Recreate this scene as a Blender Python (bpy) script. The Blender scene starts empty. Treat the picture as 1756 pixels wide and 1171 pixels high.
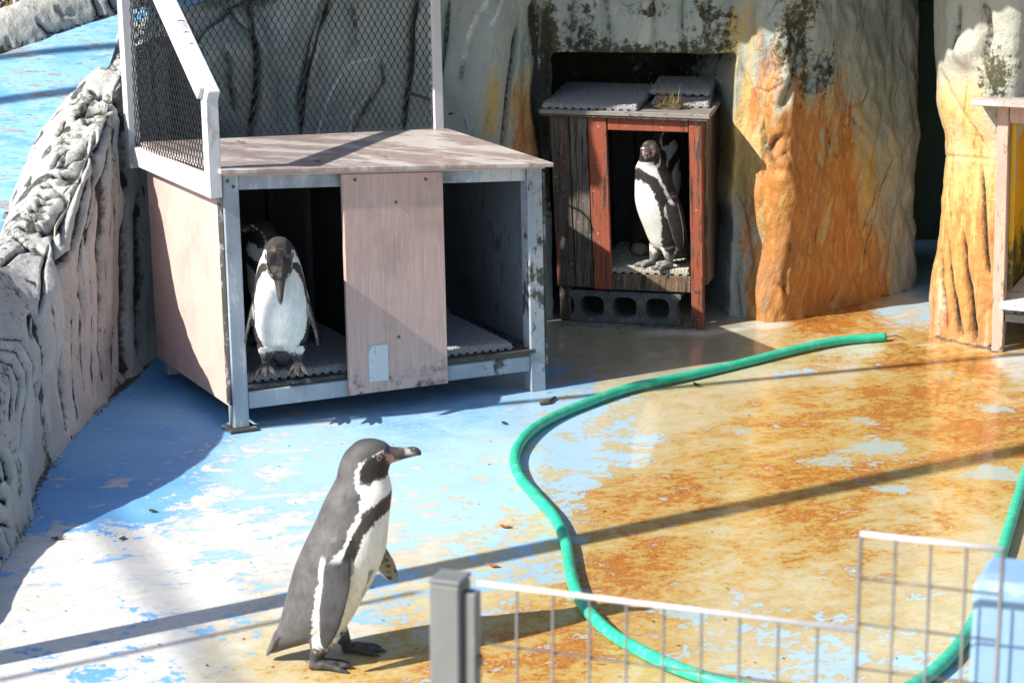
import bpy, bmesh, math, random
import numpy as np
from mathutils import Vector, Matrix
from mathutils.bvhtree import BVHTree
R = math.radians
SC = bpy.context.scene
COL = SC.collection
random.seed(7)

# ------------------------------------------------------------------ camera, sky, sun, exposure
F, CX, CY, H = 4000.0, 878.0, 585.5, 2.28            # focal length in photo pixels, picture centre, eye height
PITCH = math.atan(1005.5 / F)
cam_d = bpy.data.cameras.new('camera')
cam = bpy.data.objects.new('camera', cam_d); COL.objects.link(cam)
cam.location = (0, 0, H)
cam.rotation_euler = (R(90) - PITCH, 0, 0)
cam_d.sensor_width = 36.0
cam_d.lens = 36.0 * F / 1756.0
cam_d.clip_start = 0.1; cam_d.clip_end = 400
cam_d.dof.use_dof = True
cam_d.dof.focus_distance = 8.6
cam_d.dof.aperture_fstop = 8.0
SC.camera = cam

SUN_AZ, SUN_EL = R(31.5), R(38)                      # light travels towards (cos az, sin az), downwards
LD = Vector((math.cos(SUN_AZ) * math.cos(SUN_EL), math.sin(SUN_AZ) * math.cos(SUN_EL), -math.sin(SUN_EL)))
w = bpy.data.worlds.new('World'); SC.world = w; w.use_nodes = True
wn = w.node_tree.nodes; wl = w.node_tree.links; wn.clear()
sky = wn.new('ShaderNodeTexSky'); sky.sky_type = 'NISHITA'; sky.sun_disc = False
sky.sun_elevation = SUN_EL
sky.sun_rotation = math.atan2(-LD.x, -LD.y)
bg = wn.new('ShaderNodeBackground'); bg.inputs[1].default_value = 0.10
wo = wn.new('ShaderNodeOutputWorld')
wl.new(sky.outputs[0], bg.inputs[0]); wl.new(bg.outputs[0], wo.inputs[0])
sd = bpy.data.lights.new('sun', 'SUN'); sd.energy = 5.0; sd.angle = R(0.53); sd.color = (1.0, 0.95, 0.86)
sun = bpy.data.objects.new('sun', sd); COL.objects.link(sun)
sun.rotation_euler = LD.to_track_quat('-Z', 'Y').to_euler()
sun.location = (-5, -3, 6)
SC.view_settings.view_transform = 'Standard'; SC.view_settings.look = 'None'
SC.view_settings.exposure = 0.78; SC.view_settings.gamma = 1.0
SC.view_settings.use_curve_mapping = False

# ------------------------------------------------------------------ numeric helpers
cp, sp = math.cos(PITCH), math.sin(PITCH)
C0 = np.array([0, 0, H])
def ray(x, y):
    a = (x - CX) / F; b = (CY - y) / F
    return np.array([a, cp + b * sp, -sp + b * cp])
def G(x, y, z=0.0):
    d = ray(x, y); return C0 + d * ((z - H) / d[2])
def atY(x, y, Y):
    d = ray(x, y); return C0 + d * (Y / d[1])
def proj(P):
    P = np.asarray(P, float) - C0
    d = P[..., 1] * cp - P[..., 2] * sp
    u = P[..., 1] * sp + P[..., 2] * cp
    return CX + F * P[..., 0] / d, CY - F * u / d
def sstep(a, b, x):
    t = np.clip((x - a) / (b - a), 0, 1); return t * t * (3 - 2 * t)
def _hash(i, j, k, seed):
    n = (i * 374761393 + j * 668265263 + k * 2147483647 + seed * 1274126177) & 0xffffffff
    n = ((n ^ (n >> 13)) * 1274126177) & 0xffffffff
    n = (n ^ (n >> 16)) & 0xffff
    return n / 32767.5 - 1.0
def vnoise(P, scale, seed=0):
    Q = np.asarray(P, float) * scale
    I = np.floor(Q).astype(np.int64); f = Q - I; f = f * f * f * (f * (f * 6 - 15) + 10)
    r = 0
    for dx in (0, 1):
        for dy in (0, 1):
            for dz in (0, 1):
                wgt = (f[:, 0] if dx else 1 - f[:, 0]) * (f[:, 1] if dy else 1 - f[:, 1]) * (f[:, 2] if dz else 1 - f[:, 2])
                r = r + wgt * _hash(I[:, 0] + dx, I[:, 1] + dy, I[:, 2] + dz, seed)
    return r
def fbm(P, scale, octaves=4, seed=0, gain=0.5):
    r = 0; a = 1.0; t = 0
    for o in range(octaves):
        r = r + a * vnoise(P, scale * 2 ** o, seed + o * 17); t += a; a *= gain
    return r / t
def line_dist(x, y, poly):
    """distance to a polyline and the position along it (0..1)"""
    best = np.full(x.shape, 1e9); along = np.zeros(x.shape)
    n = len(poly) - 1
    for i in range(n):
        ax, ay = poly[i]; bx, by = poly[i + 1]
        ux, uy = bx - ax, by - ay; L = ux * ux + uy * uy + 1e-9
        t = np.clip(((x - ax) * ux + (y - ay) * uy) / L, 0, 1)
        d = np.hypot(x - ax - t * ux, y - ay - t * uy)
        m = d < best
        best = np.where(m, d, best); along = np.where(m, (i + t) / n, along)
    return best, along
def poly_sd(x, y, poly):
    """signed distance, negative inside"""
    d, _ = line_dist(x, y, list(poly) + [poly[0]])
    ins = np.zeros(x.shape, bool); n = len(poly)
    for i in range(n):
        x1, y1 = poly[i]; x2, y2 = poly[(i + 1) % n]
        if y1 == y2: continue
        c = ((y1 > y) != (y2 > y)) & (x < (x2 - x1) * (y - y1) / (y2 - y1) + x1)
        ins ^= c
    return np.where(ins, -d, d)
def blob(x, y, cx, cy, rx, ry, ang=0.0):
    c, s = math.cos(R(ang)), math.sin(R(ang))
    dx, dy = x - cx, y - cy
    a = (dx * c + dy * s) / rx; b = (-dx * s + dy * c) / ry
    return np.exp(-(a * a + b * b))
def catmull(P, n):
    P = np.asarray(P, float); m = len(P)
    Q = np.vstack([2 * P[0] - P[1], P, 2 * P[-1] - P[-2]])
    out = []
    for t in np.linspace(0, m - 1, n):
        i = min(int(t), m - 2); f = t - i
        p0, p1, p2, p3 = Q[i], Q[i + 1], Q[i + 2], Q[i + 3]
        out.append(0.5 * (2 * p1 + (p2 - p0) * f + (2 * p0 - 5 * p1 + 4 * p2 - p3) * f * f + (3 * p1 - p0 - 3 * p2 + p3) * f ** 3))
    return np.array(out)

# ------------------------------------------------------------------ object helpers
def thing(name, label, cat, loc=(0, 0, 0), group=None):
    o = bpy.data.objects.new(name, None); COL.objects.link(o)
    o.location = Vector([float(c) for c in loc]); o.empty_display_size = 0.1
    o['label'] = label; o['category'] = cat
    if group: o['group'] = group
    return o
def tag(o, label=None, cat=None, group=None, kind=None):
    if label: o['label'] = label
    if cat: o['category'] = cat
    if group: o['group'] = group
    if kind: o['kind'] = kind
    return o
def wloc(o):
    v = Vector((0, 0, 0))
    while o: v += o.location; o = o.parent
    return np.array(v)
def link(name, me, mat, parent=None, origin=None):
    o = bpy.data.objects.new(name, me); COL.objects.link(o)
    if mat is not None and len(me.materials) == 0: me.materials.append(mat)
    if parent: o.parent = parent
    return o
class MB:
    def __init__(s): s.v = []; s.f = []
    def add(s, V, Fc):
        b = len(s.v); s.v.extend([tuple(map(float, p)) for p in V]); s.f.extend([[i + b for i in f] for f in Fc]); return s
    def hexa(s, p):
        return s.add(p, [(0, 3, 2, 1), (4, 5, 6, 7), (0, 1, 5, 4), (1, 2, 6, 5), (2, 3, 7, 6), (3, 0, 4, 7)])
    def box(s, x0, x1, y0, y1, z0, z1):
        return s.hexa([(x0, y0, z0), (x1, y0, z0), (x1, y1, z0), (x0, y1, z0), (x0, y0, z1), (x1, y0, z1), (x1, y1, z1), (x0, y1, z1)])
    def rings(s, rs, cap=True, closed=False):
        n = len(rs[0]); V = [p for r in rs for p in r]; Fc = []
        m = len(rs)
        for i in range(m - 1 if not closed else m):
            for j in range(n):
                a = i * n + j; b = i * n + (j + 1) % n; i2 = (i + 1) % m
                Fc.append((a, b, i2 * n + (j + 1) % n, i2 * n + j))
        if cap and not closed:
            Fc.append(tuple(reversed(range(n)))); Fc.append(tuple((m - 1) * n + j for j in range(n)))
        return s.add(V, Fc)
    def tube(s, pts, r, n=6, cap=True):
        pts = [Vector([float(c) for c in p]) for p in pts]; rs = []
        rr = r if hasattr(r, '__len__') else [r] * len(pts)
        up = None
        for i, p in enumerate(pts):
            t = (pts[min(i + 1, len(pts) - 1)] - pts[max(i - 1, 0)]).normalized()
            if up is None:
                up = Vector((0, 0, 1)) if abs(t.z) < 0.9 else Vector((1, 0, 0))
            a = t.cross(up).normalized(); b = a.cross(t).normalized(); up = b
            rs.append([p + a * (rr[i] * math.cos(q)) + b * (rr[i] * math.sin(q)) for q in [2 * math.pi * k / n for k in range(n)]])
        return s.rings(rs, cap)
    def bar(s, p, q, wx, wy, up=(0, 0, 1)):
        """rectangular bar from p to q; wx across, wy along the up vector"""
        p = Vector([float(c) for c in p]); q = Vector([float(c) for c in q]); t = (q - p).normalized(); u = Vector(up)
        a = t.cross(u).normalized() * wx / 2; b = a.cross(t).normalized() * wy / 2
        return s.hexa([p - a - b, p + a - b, p + a + b, p - a + b, q - a - b, q + a - b, q + a + b, q - a + b])
    def build(s, name, mat, parent=None, bevel=0.0, smooth=False, label=None, kind=None, jitter=0.0):
        off = wloc(parent) if parent else np.zeros(3)
        me = bpy.data.meshes.new(name)
        V = np.array(s.v, float) - off
        if jitter: V = V + np.random.RandomState(len(V)).uniform(-jitter, jitter, V.shape)
        me.from_pydata(V.tolist(), [], s.f)
        if bevel or True:
            bm = bmesh.new(); bm.from_mesh(me)
            bmesh.ops.recalc_face_normals(bm, faces=bm.faces)
            if bevel: bmesh.ops.bevel(bm, geom=[e for e in bm.edges], offset=bevel, segments=1, affect='EDGES', profile=0.5, clamp_overlap=True)
            bm.to_mesh(me); bm.free()
        if smooth:
            me.polygons.foreach_set('use_smooth', [True] * len(me.polygons))
        o = link(name, me, mat, parent)
        if label: o['label'] = label
        if kind: o['kind'] = kind
        return o
def grid_mesh(name, V, nu, nv, mat, attrs=None, parent=None, flip=False, smooth=True):
    """V: (nu*nv,3) row major, nv columns"""
    off = wloc(parent) if parent else np.zeros(3)
    me = bpy.data.meshes.new(name)
    idx = np.arange(nu * nv).reshape(nu, nv)
    a, b, c, d = idx[:-1, :-1], idx[:-1, 1:], idx[1:, 1:], idx[1:, :-1]
    q = np.stack([a, b, c, d] if not flip else [a, d, c, b], -1).reshape(-1, 4)
    me.vertices.add(nu * nv); me.vertices.foreach_set('co', (V - off).astype(np.float32).ravel())
    me.loops.add(q.size); me.loops.foreach_set('vertex_index', q.ravel().astype(np.int32))
    me.polygons.add(len(q)); me.polygons.foreach_set('loop_start', np.arange(0, q.size, 4, dtype=np.int32))
    me.polygons.foreach_set('use_smooth', np.ones(len(q), bool) if smooth else np.zeros(len(q), bool))
    me.update(calc_edges=True)
    for k, val in (attrs or {}).items():
        at = me.attributes.new(k, 'FLOAT', 'POINT'); at.data.foreach_set('value', np.clip(val, 0, 1).astype(np.float32))
    return link(name, me, mat, parent)
def grid_normals(V, nu, nv):
    W = V.reshape(nu, nv, 3)
    du = np.gradient(W, axis=0); dv = np.gradient(W, axis=1)
    n = np.cross(du, dv); n /= (np.linalg.norm(n, axis=2, keepdims=True) + 1e-12)
    return n.reshape(-1, 3)

# ------------------------------------------------------------------ materials
class N:
    """small wrapper round a node tree"""
    def __init__(s, name):
        s.m = bpy.data.materials.new(name); s.m.use_nodes = True
        s.t = s.m.node_tree; s.t.nodes.clear()
        s.out = s.t.nodes.new('ShaderNodeOutputMaterial')
        s.b = s.t.nodes.new('ShaderNodeBsdfPrincipled'); s.t.links.new(s.b.outputs[0], s.out.inputs[0])
        s.co = s.t.nodes.new('ShaderNodeTexCoord')
    def put(s, sock, val):
        if hasattr(val, 'is_output') or isinstance(val, bpy.types.NodeSocket): s.t.links.new(val, sock)
        elif isinstance(val, (tuple, list)) and len(val) == 3 and sock.type == 'RGBA': sock.default_value = (*val, 1)
        else: sock.default_value = val
    def vec(s, scale=(1, 1, 1), rot=(0, 0, 0), src='Object'):
        src = s.co.outputs[src]
        if any(rot):                                     # turn first, then stretch
            r = s.t.nodes.new('ShaderNodeMapping'); s.put(r.inputs[0], src); r.inputs['Rotation'].default_value = rot; src = r.outputs[0]
        n = s.t.nodes.new('ShaderNodeMapping'); s.put(n.inputs[0], src)
        n.inputs['Scale'].default_value = scale
        return n.outputs[0]
    def noise(s, scale, detail=4, rough=0.55, vec=None, dist=0.0):
        n = s.t.nodes.new('ShaderNodeTexNoise'); n.inputs['Scale'].default_value = scale
        n.inputs['Detail'].default_value = detail; n.inputs['Roughness'].default_value = rough
        n.inputs['Distortion'].default_value = dist
        s.put(n.inputs['Vector'], vec if vec is not None else s.co.outputs['Object']); return n.outputs[0]
    def voro(s, scale, vec=None, feature='F1'):
        n = s.t.nodes.new('ShaderNodeTexVoronoi'); n.inputs['Scale'].default_value = scale; n.feature = feature
        s.put(n.inputs['Vector'], vec if vec is not None else s.co.outputs['Object']); return n.outputs[0]
    def attr(s, name, col=False):
        n = s.t.nodes.new('ShaderNodeAttribute'); n.attribute_name = name
        return n.outputs['Color'] if col else n.outputs['Fac']
    def math(s, op, a, b=0.0, clamp=False):
        n = s.t.nodes.new('ShaderNodeMath'); n.operation = op; n.use_clamp = clamp
        s.put(n.inputs[0], a); s.put(n.inputs[1], b); return n.outputs[0]
    def step(s, x, a, b):
        n = s.t.nodes.new('ShaderNodeMapRange'); n.interpolation_type = 'SMOOTHSTEP'
        s.put(n.inputs[0], x); s.put(n.inputs[1], a); s.put(n.inputs[2], b); return n.outputs[0]
    def mix(s, f, a, b):
        n = s.t.nodes.new('ShaderNodeMix'); n.data_type = 'RGBA'
        s.put(n.inputs[0], f); s.put(n.inputs[6], a); s.put(n.inputs[7], b); return n.outputs[2]
    def ramp(s, f, stops):
        n = s.t.nodes.new('ShaderNodeValToRGB'); s.put(n.inputs[0], f)
        while len(n.color_ramp.elements) < len(stops): n.color_ramp.elements.new(0.5)
        for e, (p, c) in zip(n.color_ramp.elements, stops): e.position = p; e.color = (*c, 1)
        return n.outputs[0]
    def bump(s, h, strength=0.4, dist=0.01, prev=None):
        n = s.t.nodes.new('ShaderNodeBump'); n.inputs['Strength'].default_value = strength
        n.inputs['Distance'].default_value = dist; s.put(n.inputs['Height'], h)
        if prev is not None: s.put(n.inputs['Normal'], prev)
        return n.outputs[0]
    def done(s, col, rough=0.6, nrm=None, spec=0.5, metal=0.0):
        s.put(s.b.inputs['Base Color'], col); s.put(s.b.inputs['Roughness'], rough)
        s.put(s.b.inputs['Specular IOR Level'], spec); s.put(s.b.inputs['Metallic'], metal)
        if nrm is not None: s.put(s.b.inputs['Normal'], nrm)
        return s.m

def m_worn(name, col, col2, wear, grain=(1, 1, 1), wear_amt=0.5, scale=9, rough=0.6, bump=0.25, dirt=None, spec=0.4):
    """painted or bare surface with grain, blotches and worn patches"""
    n = N(name)
    a = n.noise(scale, 6, 0.65, n.vec(grain))
    b = n.noise(scale * 5, 5, 0.7, n.vec(grain))
    c = n.mix(n.step(a, 0.35, 0.65), col, col2)
    k = n.math('ADD', n.math('MULTIPLY', a, 0.55), n.math('MULTIPLY', b, 0.45))
    c = n.mix(n.step(k, 0.62 - 0.22 * wear_amt, 0.68 - 0.2 * wear_amt), c, wear)
    if dirt:
        d = n.noise(3.1, 6, 0.7)
        c = n.mix(n.math('MULTIPLY', n.step(d, 0.5, 0.72), 0.75), c, dirt)
    return n.done(c, n.math('ADD', rough - 0.1, n.math('MULTIPLY', b, 0.25)), n.bump(k, bump, 0.006), spec)

def m_rock(name, base, base2, orange=(0.50, 0.205, 0.045), yellow=(0.56, 0.41, 0.17), rough=0.62, tilt=3):
    n = N(name)
    st = n.noise(3.0, 7, 0.68, n.vec((5, 5, 0.7), (0, R(-tilt), 0)))
    s2 = n.noise(5.0, 7, 0.72, n.vec((9, 9, 0.8), (0, R(-tilt * 1.3), 0)))
    bl = n.noise(4.0, 6, 0.62)
    fi = n.noise(38, 6, 0.7)
    gr = n.noise(170, 3, 0.6)
    c = n.mix(n.step(bl, 0.35, 0.65), base, base2)
    c = n.mix(n.math('MULTIPLY', n.step(st, 0.52, 0.66), 0.35), c, (0.62, 0.63, 0.60))
    y = n.math('ADD', n.attr('yellow'), n.math('MULTIPLY', n.math('SUBTRACT', st, 0.5), 1.1))
    c = n.mix(n.step(y, 0.25, 0.85), c, yellow)
    o = n.math('ADD', n.attr('orange'), n.math('MULTIPLY', n.math('SUBTRACT', st, 0.5), 2.0))
    o = n.math('ADD', o, n.math('MULTIPLY', n.math('SUBTRACT', s2, 0.5), 1.5))
    o = n.math('ADD', o, n.math('MULTIPLY', n.math('SUBTRACT', fi, 0.5), 1.1))
    oc = n.mix(n.step(bl, 0.4, 0.66), orange, (0.33, 0.13, 0.035))
    oc = n.mix(n.math('MULTIPLY', n.step(s2, 0.5, 0.4), 0.8), oc, (0.52, 0.27, 0.07))
    c = n.mix(n.math('MULTIPLY', n.step(o, 0.25, 0.85), 0.92), c, oc)
    c = n.mix(n.math('MULTIPLY', n.step(s2, 0.58, 0.70), 0.5), c, (0.16, 0.13, 0.075))
    al = n.math('ADD', n.attr('algae_dark'), n.math('MULTIPLY', n.math('SUBTRACT', fi, 0.5), 1.8))
    al = n.math('ADD', al, n.math('MULTIPLY', n.math('SUBTRACT', st, 0.5), 1.0))
    c = n.mix(n.step(al, 0.42, 0.78), c, n.mix(n.step(bl, 0.4, 0.6), (0.022, 0.024, 0.016), (0.06, 0.06, 0.025)))
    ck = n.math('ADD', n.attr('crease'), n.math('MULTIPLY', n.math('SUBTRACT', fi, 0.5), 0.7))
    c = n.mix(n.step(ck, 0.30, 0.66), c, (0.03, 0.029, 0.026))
    c = n.mix(n.step(n.math('ADD', n.attr('pale'), n.math('MULTIPLY', n.math('SUBTRACT', fi, 0.5), 0.9)), 0.4, 0.8), c, (0.70, 0.70, 0.67))
    c = n.mix(n.math('MULTIPLY', n.step(gr, 0.56, 0.7), 0.5), c, (0.12, 0.115, 0.10))
    h = n.math('ADD', n.math('MULTIPLY', fi, 0.9), n.math('MULTIPLY', gr, 0.35))
    h = n.math('ADD', h, n.math('MULTIPLY', st, 0.8))
    return n.done(c, n.math('ADD', rough - 0.12, n.math('MULTIPLY', fi, 0.3)), n.bump(h, 0.55, 0.018), 0.4)

def m_floor():
    n = N('painted_concrete')
    v = n.vec((1, 1.0, 1))
    big = n.noise(2.2, 5, 0.6, v)
    mid = n.noise(7.5, 9, 0.72, n.vec((0.92, 1.12, 1), (0, 0, R(-24))), 0.5)
    fine = n.noise(32, 7, 0.75, n.vec((0.9, 1.15, 1), (0, 0, R(-24))), 0.4)
    spk = n.noise(85, 5, 0.7)
    def amt(attr, k=1.0, f=0.55, b=0.25):
        q = n.math('ADD', n.attr(attr), n.math('MULTIPLY', n.math('SUBTRACT', mid, 0.5), 2.2 * k))
        q = n.math('ADD', q, n.math('MULTIPLY', n.math('SUBTRACT', fine, 0.5), 1.5 * f))
        return n.math('ADD', q, n.math('MULTIPLY', n.math('SUBTRACT', big, 0.5), 1.2 * b))
    pale = n.mix(n.step(fine, 0.35, 0.65), (0.49, 0.485, 0.465), (0.60, 0.595, 0.58))
    cream = n.mix(n.step(fine, 0.35, 0.65), (0.44, 0.38, 0.23), (0.55, 0.49, 0.33))
    base = n.mix(n.step(amt('cream', .4, .3), 0.3, 0.7), pale, cream)
    # iron coloured stains
    yel = n.mix(n.step(spk, 0.4, 0.6), (0.40, 0.225, 0.04), (0.50, 0.33, 0.085))
    org = n.mix(n.step(spk, 0.4, 0.62), (0.31, 0.085, 0.012), (0.46, 0.165, 0.022))
    c = n.mix(n.math('MULTIPLY', n.step(n.math('ADD', amt('orange', 0.9, 1.2, 1.3), n.math('MULTIPLY', n.math('SUBTRACT', spk, 0.5), 1.2)), 0.16, 0.62), 0.92), base, yel)
    c = n.mix(n.math('MULTIPLY', n.step(amt('orange', 1.3, 1.6, 1.9), 0.60, 0.98), 0.85), c, org)
    fsp = n.math('ADD', n.attr('orange'), n.math('MULTIPLY', n.math('SUBTRACT', fine, 0.5), 3.2))
    fsp = n.math('ADD', fsp, n.math('MULTIPLY', n.math('SUBTRACT', spk, 0.5), 2.4))
    c = n.mix(n.step(fsp, 1.06, 1.42), c, (0.06, 0.045, 0.02))
    mot = n.noise(22, 8, 0.78, None, 0.6)
    mk = n.math('ADD', n.math('MULTIPLY', n.attr('orange'), 0.55), n.math('ADD', n.math('MULTIPLY', n.math('SUBTRACT', mot, 0.5), 2.0), n.math('MULTIPLY', n.math('SUBTRACT', spk, 0.5), 1.2)))
    c = n.mix(n.math('MULTIPLY', n.step(mk, 0.62, 0.95), 0.75), c, (0.23, 0.15, 0.045))
    mk2 = n.math('ADD', n.math('MULTIPLY', n.attr('cream'), 0.35), n.math('ADD', n.math('MULTIPLY', n.math('SUBTRACT', n.noise(14, 8, 0.75, n.vec((1, 1, 1), (0, 0, .7)), 0.4), 0.5), 2.4), n.math('MULTIPLY', n.math('SUBTRACT', spk, 0.5), 1.0)))
    c = n.mix(n.math('MULTIPLY', n.step(mk2, 0.55, 0.95), 0.6), c, (0.43, 0.43, 0.32))
    # grey green tint
    c = n.mix(n.math('MULTIPLY', n.step(amt('olive', .5, .4), 0.35, 0.7), 0.8), c, n.mix(n.step(mid, .4, .6), (0.24, 0.25, 0.185), (0.33, 0.35, 0.30)))
    # blue paint, chipped
    bl = amt('blue', 1.0, 0.75, 0.5)
    paint = n.mix(n.step(big, 0.3, 0.7), (0.09, 0.30, 0.64), (0.165, 0.40, 0.69))
    paint = n.mix(n.step(n.math('ADD', n.attr('faded'), n.math('MULTIPLY', n.math('SUBTRACT', mid, 0.5), 0.9)), 0.25, 0.75), paint, (0.36, 0.54, 0.68))
    paint = n.mix(n.step(n.attr('orange'), .3, .65), paint, (0.36, 0.42, 0.38))
    edge = n.step(bl, 0.455, 0.475)
    c = n.mix(edge, c, paint)
    # small chips and white lime smears on the paint
    chip = n.noise(19, 6, 0.75, n.vec((0.85, 1.25, 1), (0, 0, R(-20))))
    c = n.mix(n.math('MULTIPLY', n.step(chip, 0.62, 0.66), 0.9), c, n.mix(n.attr('cream'), (0.62, 0.61, 0.57), (0.52, 0.44, 0.24)))
    wh = n.noise(4.2, 7, 0.72, n.vec((0.35, 1.6, 1), (0, 0, R(-15))))
    c = n.mix(n.math('MULTIPLY', n.step(n.math('ADD', wh, n.math('MULTIPLY', n.attr('lime'), 0.28)), 0.66, 0.84), 0.8), c, (0.64, 0.64, 0.63))
    grit = n.noise(60, 4, 0.6)
    c = n.mix(n.step(n.math('ADD', grit, n.math('MULTIPLY', n.attr('orange'), 0.03)), 0.735, 0.76), c, (0.10, 0.09, 0.06))
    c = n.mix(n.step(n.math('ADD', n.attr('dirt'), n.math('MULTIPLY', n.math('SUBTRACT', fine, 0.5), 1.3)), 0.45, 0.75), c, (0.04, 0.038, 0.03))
    wet = n.step(n.math('ADD', n.attr('wet'), n.math('MULTIPLY', n.math('SUBTRACT', big, 0.5), 0.8)), 0.3, 0.7)
    rough = n.math('SUBTRACT', n.math('ADD', 0.42, n.math('MULTIPLY', fine, 0.25)), n.math('MULTIPLY', wet, 0.22))
    rough = n.math('MAXIMUM', rough, 0.2)
    h = n.math('ADD', n.math('MULTIPLY', edge, 0.5), n.math('MULTIPLY', fine, 0.6))
    nb = n.bump(h, 0.22, 0.004)
    # wet film: a smooth clear coat over the stained concrete
    n.put(n.b.inputs['Coat Weight'], n.math('MULTIPLY', wet, 0.45)); n.b.inputs['Coat Roughness'].default_value = 0.07
    n.put(n.b.inputs['Coat Normal'], n.bump(n.noise(9, 2, 0.5), 0.05, 0.01))
    return n.done(c, rough, nb, 0.4)

M = {}
M['floor'] = m_floor()
M['ridge'] = m_rock('ridge_rock', (0.36, 0.365, 0.355), (0.45, 0.45, 0.44))
M['wall'] = m_rock('wall_rock', (0.265, 0.325, 0.31), (0.35, 0.395, 0.375), (0.45, 0.17, 0.03), (0.47, 0.34, 0.13), .62, 13)
M['pillar'] = m_rock('pillar_rock', (0.36, 0.38, 0.33), (0.46, 0.44, 0.36), (0.53, 0.23, 0.06), (0.60, 0.40, 0.14))
M['ramp'] = None
def m_ramp():
    n = N('ramp_paint')
    a = n.noise(3.0, 6, 0.65, n.vec((0.55, 1.5, 1), (0, 0, R(8))))
    b = n.noise(11, 8, 0.72, n.vec((0.45, 1.6, 1), (0, 0, R(8))))
    c = n.mix(n.step(a, 0.35, 0.65), (0.12, 0.34, 0.63), (0.25, 0.47, 0.66))
    c = n.mix(n.math('MULTIPLY', n.step(b, 0.44, 0.64), 0.7), c, (0.40, 0.56, 0.66))
    k = n.math('ADD', n.math('MULTIPLY', a, 0.4), n.math('MULTIPLY', b, 0.6))
    c = n.mix(n.math('MULTIPLY', n.step(k, 0.525, 0.56), 0.9), c, (0.27, 0.255, 0.265))
    g = n.noise(45, 5, 0.7, n.vec((0.5, 1.6, 1)))
    c = n.mix(n.step(g, 0.585, 0.62), c, (0.17, 0.18, 0.22))
    return n.done(c, 0.5, n.bump(b, 0.25, 0.006), 0.4)
M['ramp'] = m_ramp()
M['ground'] = m_worn('outer_ground', (0.30, 0.28, 0.24), (0.36, 0.34, 0.30), (0.24, 0.22, 0.18))
M['grey_wood'] = m_worn('grey_paint', (0.30, 0.34, 0.39), (0.37, 0.41, 0.46), (0.50, 0.52, 0.54), (1, 1, 0.25), 0.55, 8, 0.6, 0.3, (0.10, 0.10, 0.10))
M['grey_mouldy'] = m_worn('mouldy_grey_paint', (0.28, 0.32, 0.37), (0.35, 0.39, 0.44), (0.06, 0.06, 0.055), (1, 1, 0.6), 0.38, 7, 0.65, 0.4, (0.05, 0.05, 0.045))
M['white_wood'] = m_worn('white_paint', (0.52, 0.52, 0.54), (0.60, 0.60, 0.61), (0.42, 0.40, 0.39), (1, 1, 0.3), 0.25, 7, 0.6, 0.3)
M['sill'] = m_worn('mouldy_sill', (0.26, 0.27, 0.28), (0.33, 0.33, 0.33), (0.05, 0.05, 0.045), (0.4, 1, 1), 0.95, 8, 0.7, 0.5, (0.04, 0.04, 0.035))
def m_pink(name, col, col2, dark):
    n = N(name)
    g = n.noise(9, 6, 0.7, n.vec((3.5, 3.5, 0.22)))
    gf = n.noise(60, 4, 0.7, n.vec((3, 3, 0.12)))
    b = n.noise(3.5, 6, 0.65)
    c = n.mix(n.step(g, 0.3, 0.7), col, col2)
    c = n.mix(n.math('MULTIPLY', n.step(gf, 0.48, 0.62), 0.28), c, (0.70, 0.58, 0.52))
    s = n.noise(24, 5, 0.7)
    sep = n.t.nodes.new('ShaderNodeSeparateXYZ'); n.put(sep.inputs[0], n.co.outputs['Object'])
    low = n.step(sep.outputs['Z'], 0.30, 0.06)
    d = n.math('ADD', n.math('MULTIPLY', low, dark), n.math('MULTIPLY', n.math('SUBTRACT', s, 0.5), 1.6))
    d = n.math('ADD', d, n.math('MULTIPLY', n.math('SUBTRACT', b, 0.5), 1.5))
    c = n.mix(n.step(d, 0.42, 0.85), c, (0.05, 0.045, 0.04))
    c = n.mix(n.math('MULTIPLY', n.step(b, 0.45, 0.68), 0.35), c, (0.24, 0.17, 0.15))
    return n.done(c, 0.62, n.bump(gf, 0.25, 0.003), 0.35)
M['pink'] = m_pink('pink_board', (0.60, 0.40, 0.345), (0.64, 0.44, 0.385), 0.12)
M['door'] = m_pink('pink_door', (0.49, 0.325, 0.285), (0.55, 0.375, 0.33), 0.6)
def m_roof():
    n = N('roof_board')
    a = n.noise(2.3, 7, 0.66, n.vec((0.8, 1.9, 1), (0, 0, R(20)))); b = n.noise(17, 6, 0.7); g = n.noise(55, 4, 0.7, n.vec((0.3, 3, 1), (0, 0, R(27))))
    c = n.mix(n.step(b, 0.35, 0.65), (0.31, 0.235, 0.21), (0.39, 0.31, 0.285))
    k = n.math('ADD', a, n.math('MULTIPLY', n.math('SUBTRACT', b, 0.5), 0.22))
    c = n.mix(n.math('MULTIPLY', n.step(k, 0.47, 0.58), 0.85), c, (0.60, 0.55, 0.52))
    c = n.mix(n.math('MULTIPLY', n.step(g, 0.6, 0.7), 0.12), c, (0.12, 0.10, 0.09))
    return n.done(c, n.math('ADD', 0.28, n.math('MULTIPLY', b, 0.25)), n.bump(g, 0.15, 0.003), 0.5)
M['roof'] = m_roof()
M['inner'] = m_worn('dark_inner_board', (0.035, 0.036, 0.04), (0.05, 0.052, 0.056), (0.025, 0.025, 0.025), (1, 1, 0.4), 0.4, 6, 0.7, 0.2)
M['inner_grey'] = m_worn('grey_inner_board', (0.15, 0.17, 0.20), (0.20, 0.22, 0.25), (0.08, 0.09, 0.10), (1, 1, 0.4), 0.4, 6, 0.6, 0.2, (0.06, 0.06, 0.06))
M['tape'] = m_worn('tape', (0.55, 0.56, 0.58), (0.62, 0.63, 0.64), (0.36, 0.36, 0.33), (1, 1, 0.5), 0.45, 22, 0.4, 0.1)
M['screw'] = m_worn('screw', (0.07, 0.06, 0.055), (0.10, 0.08, 0.07), (0.2, 0.1, 0.05), (1, 1, 1), 0.3, 60, 0.5, 0.1)
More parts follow.
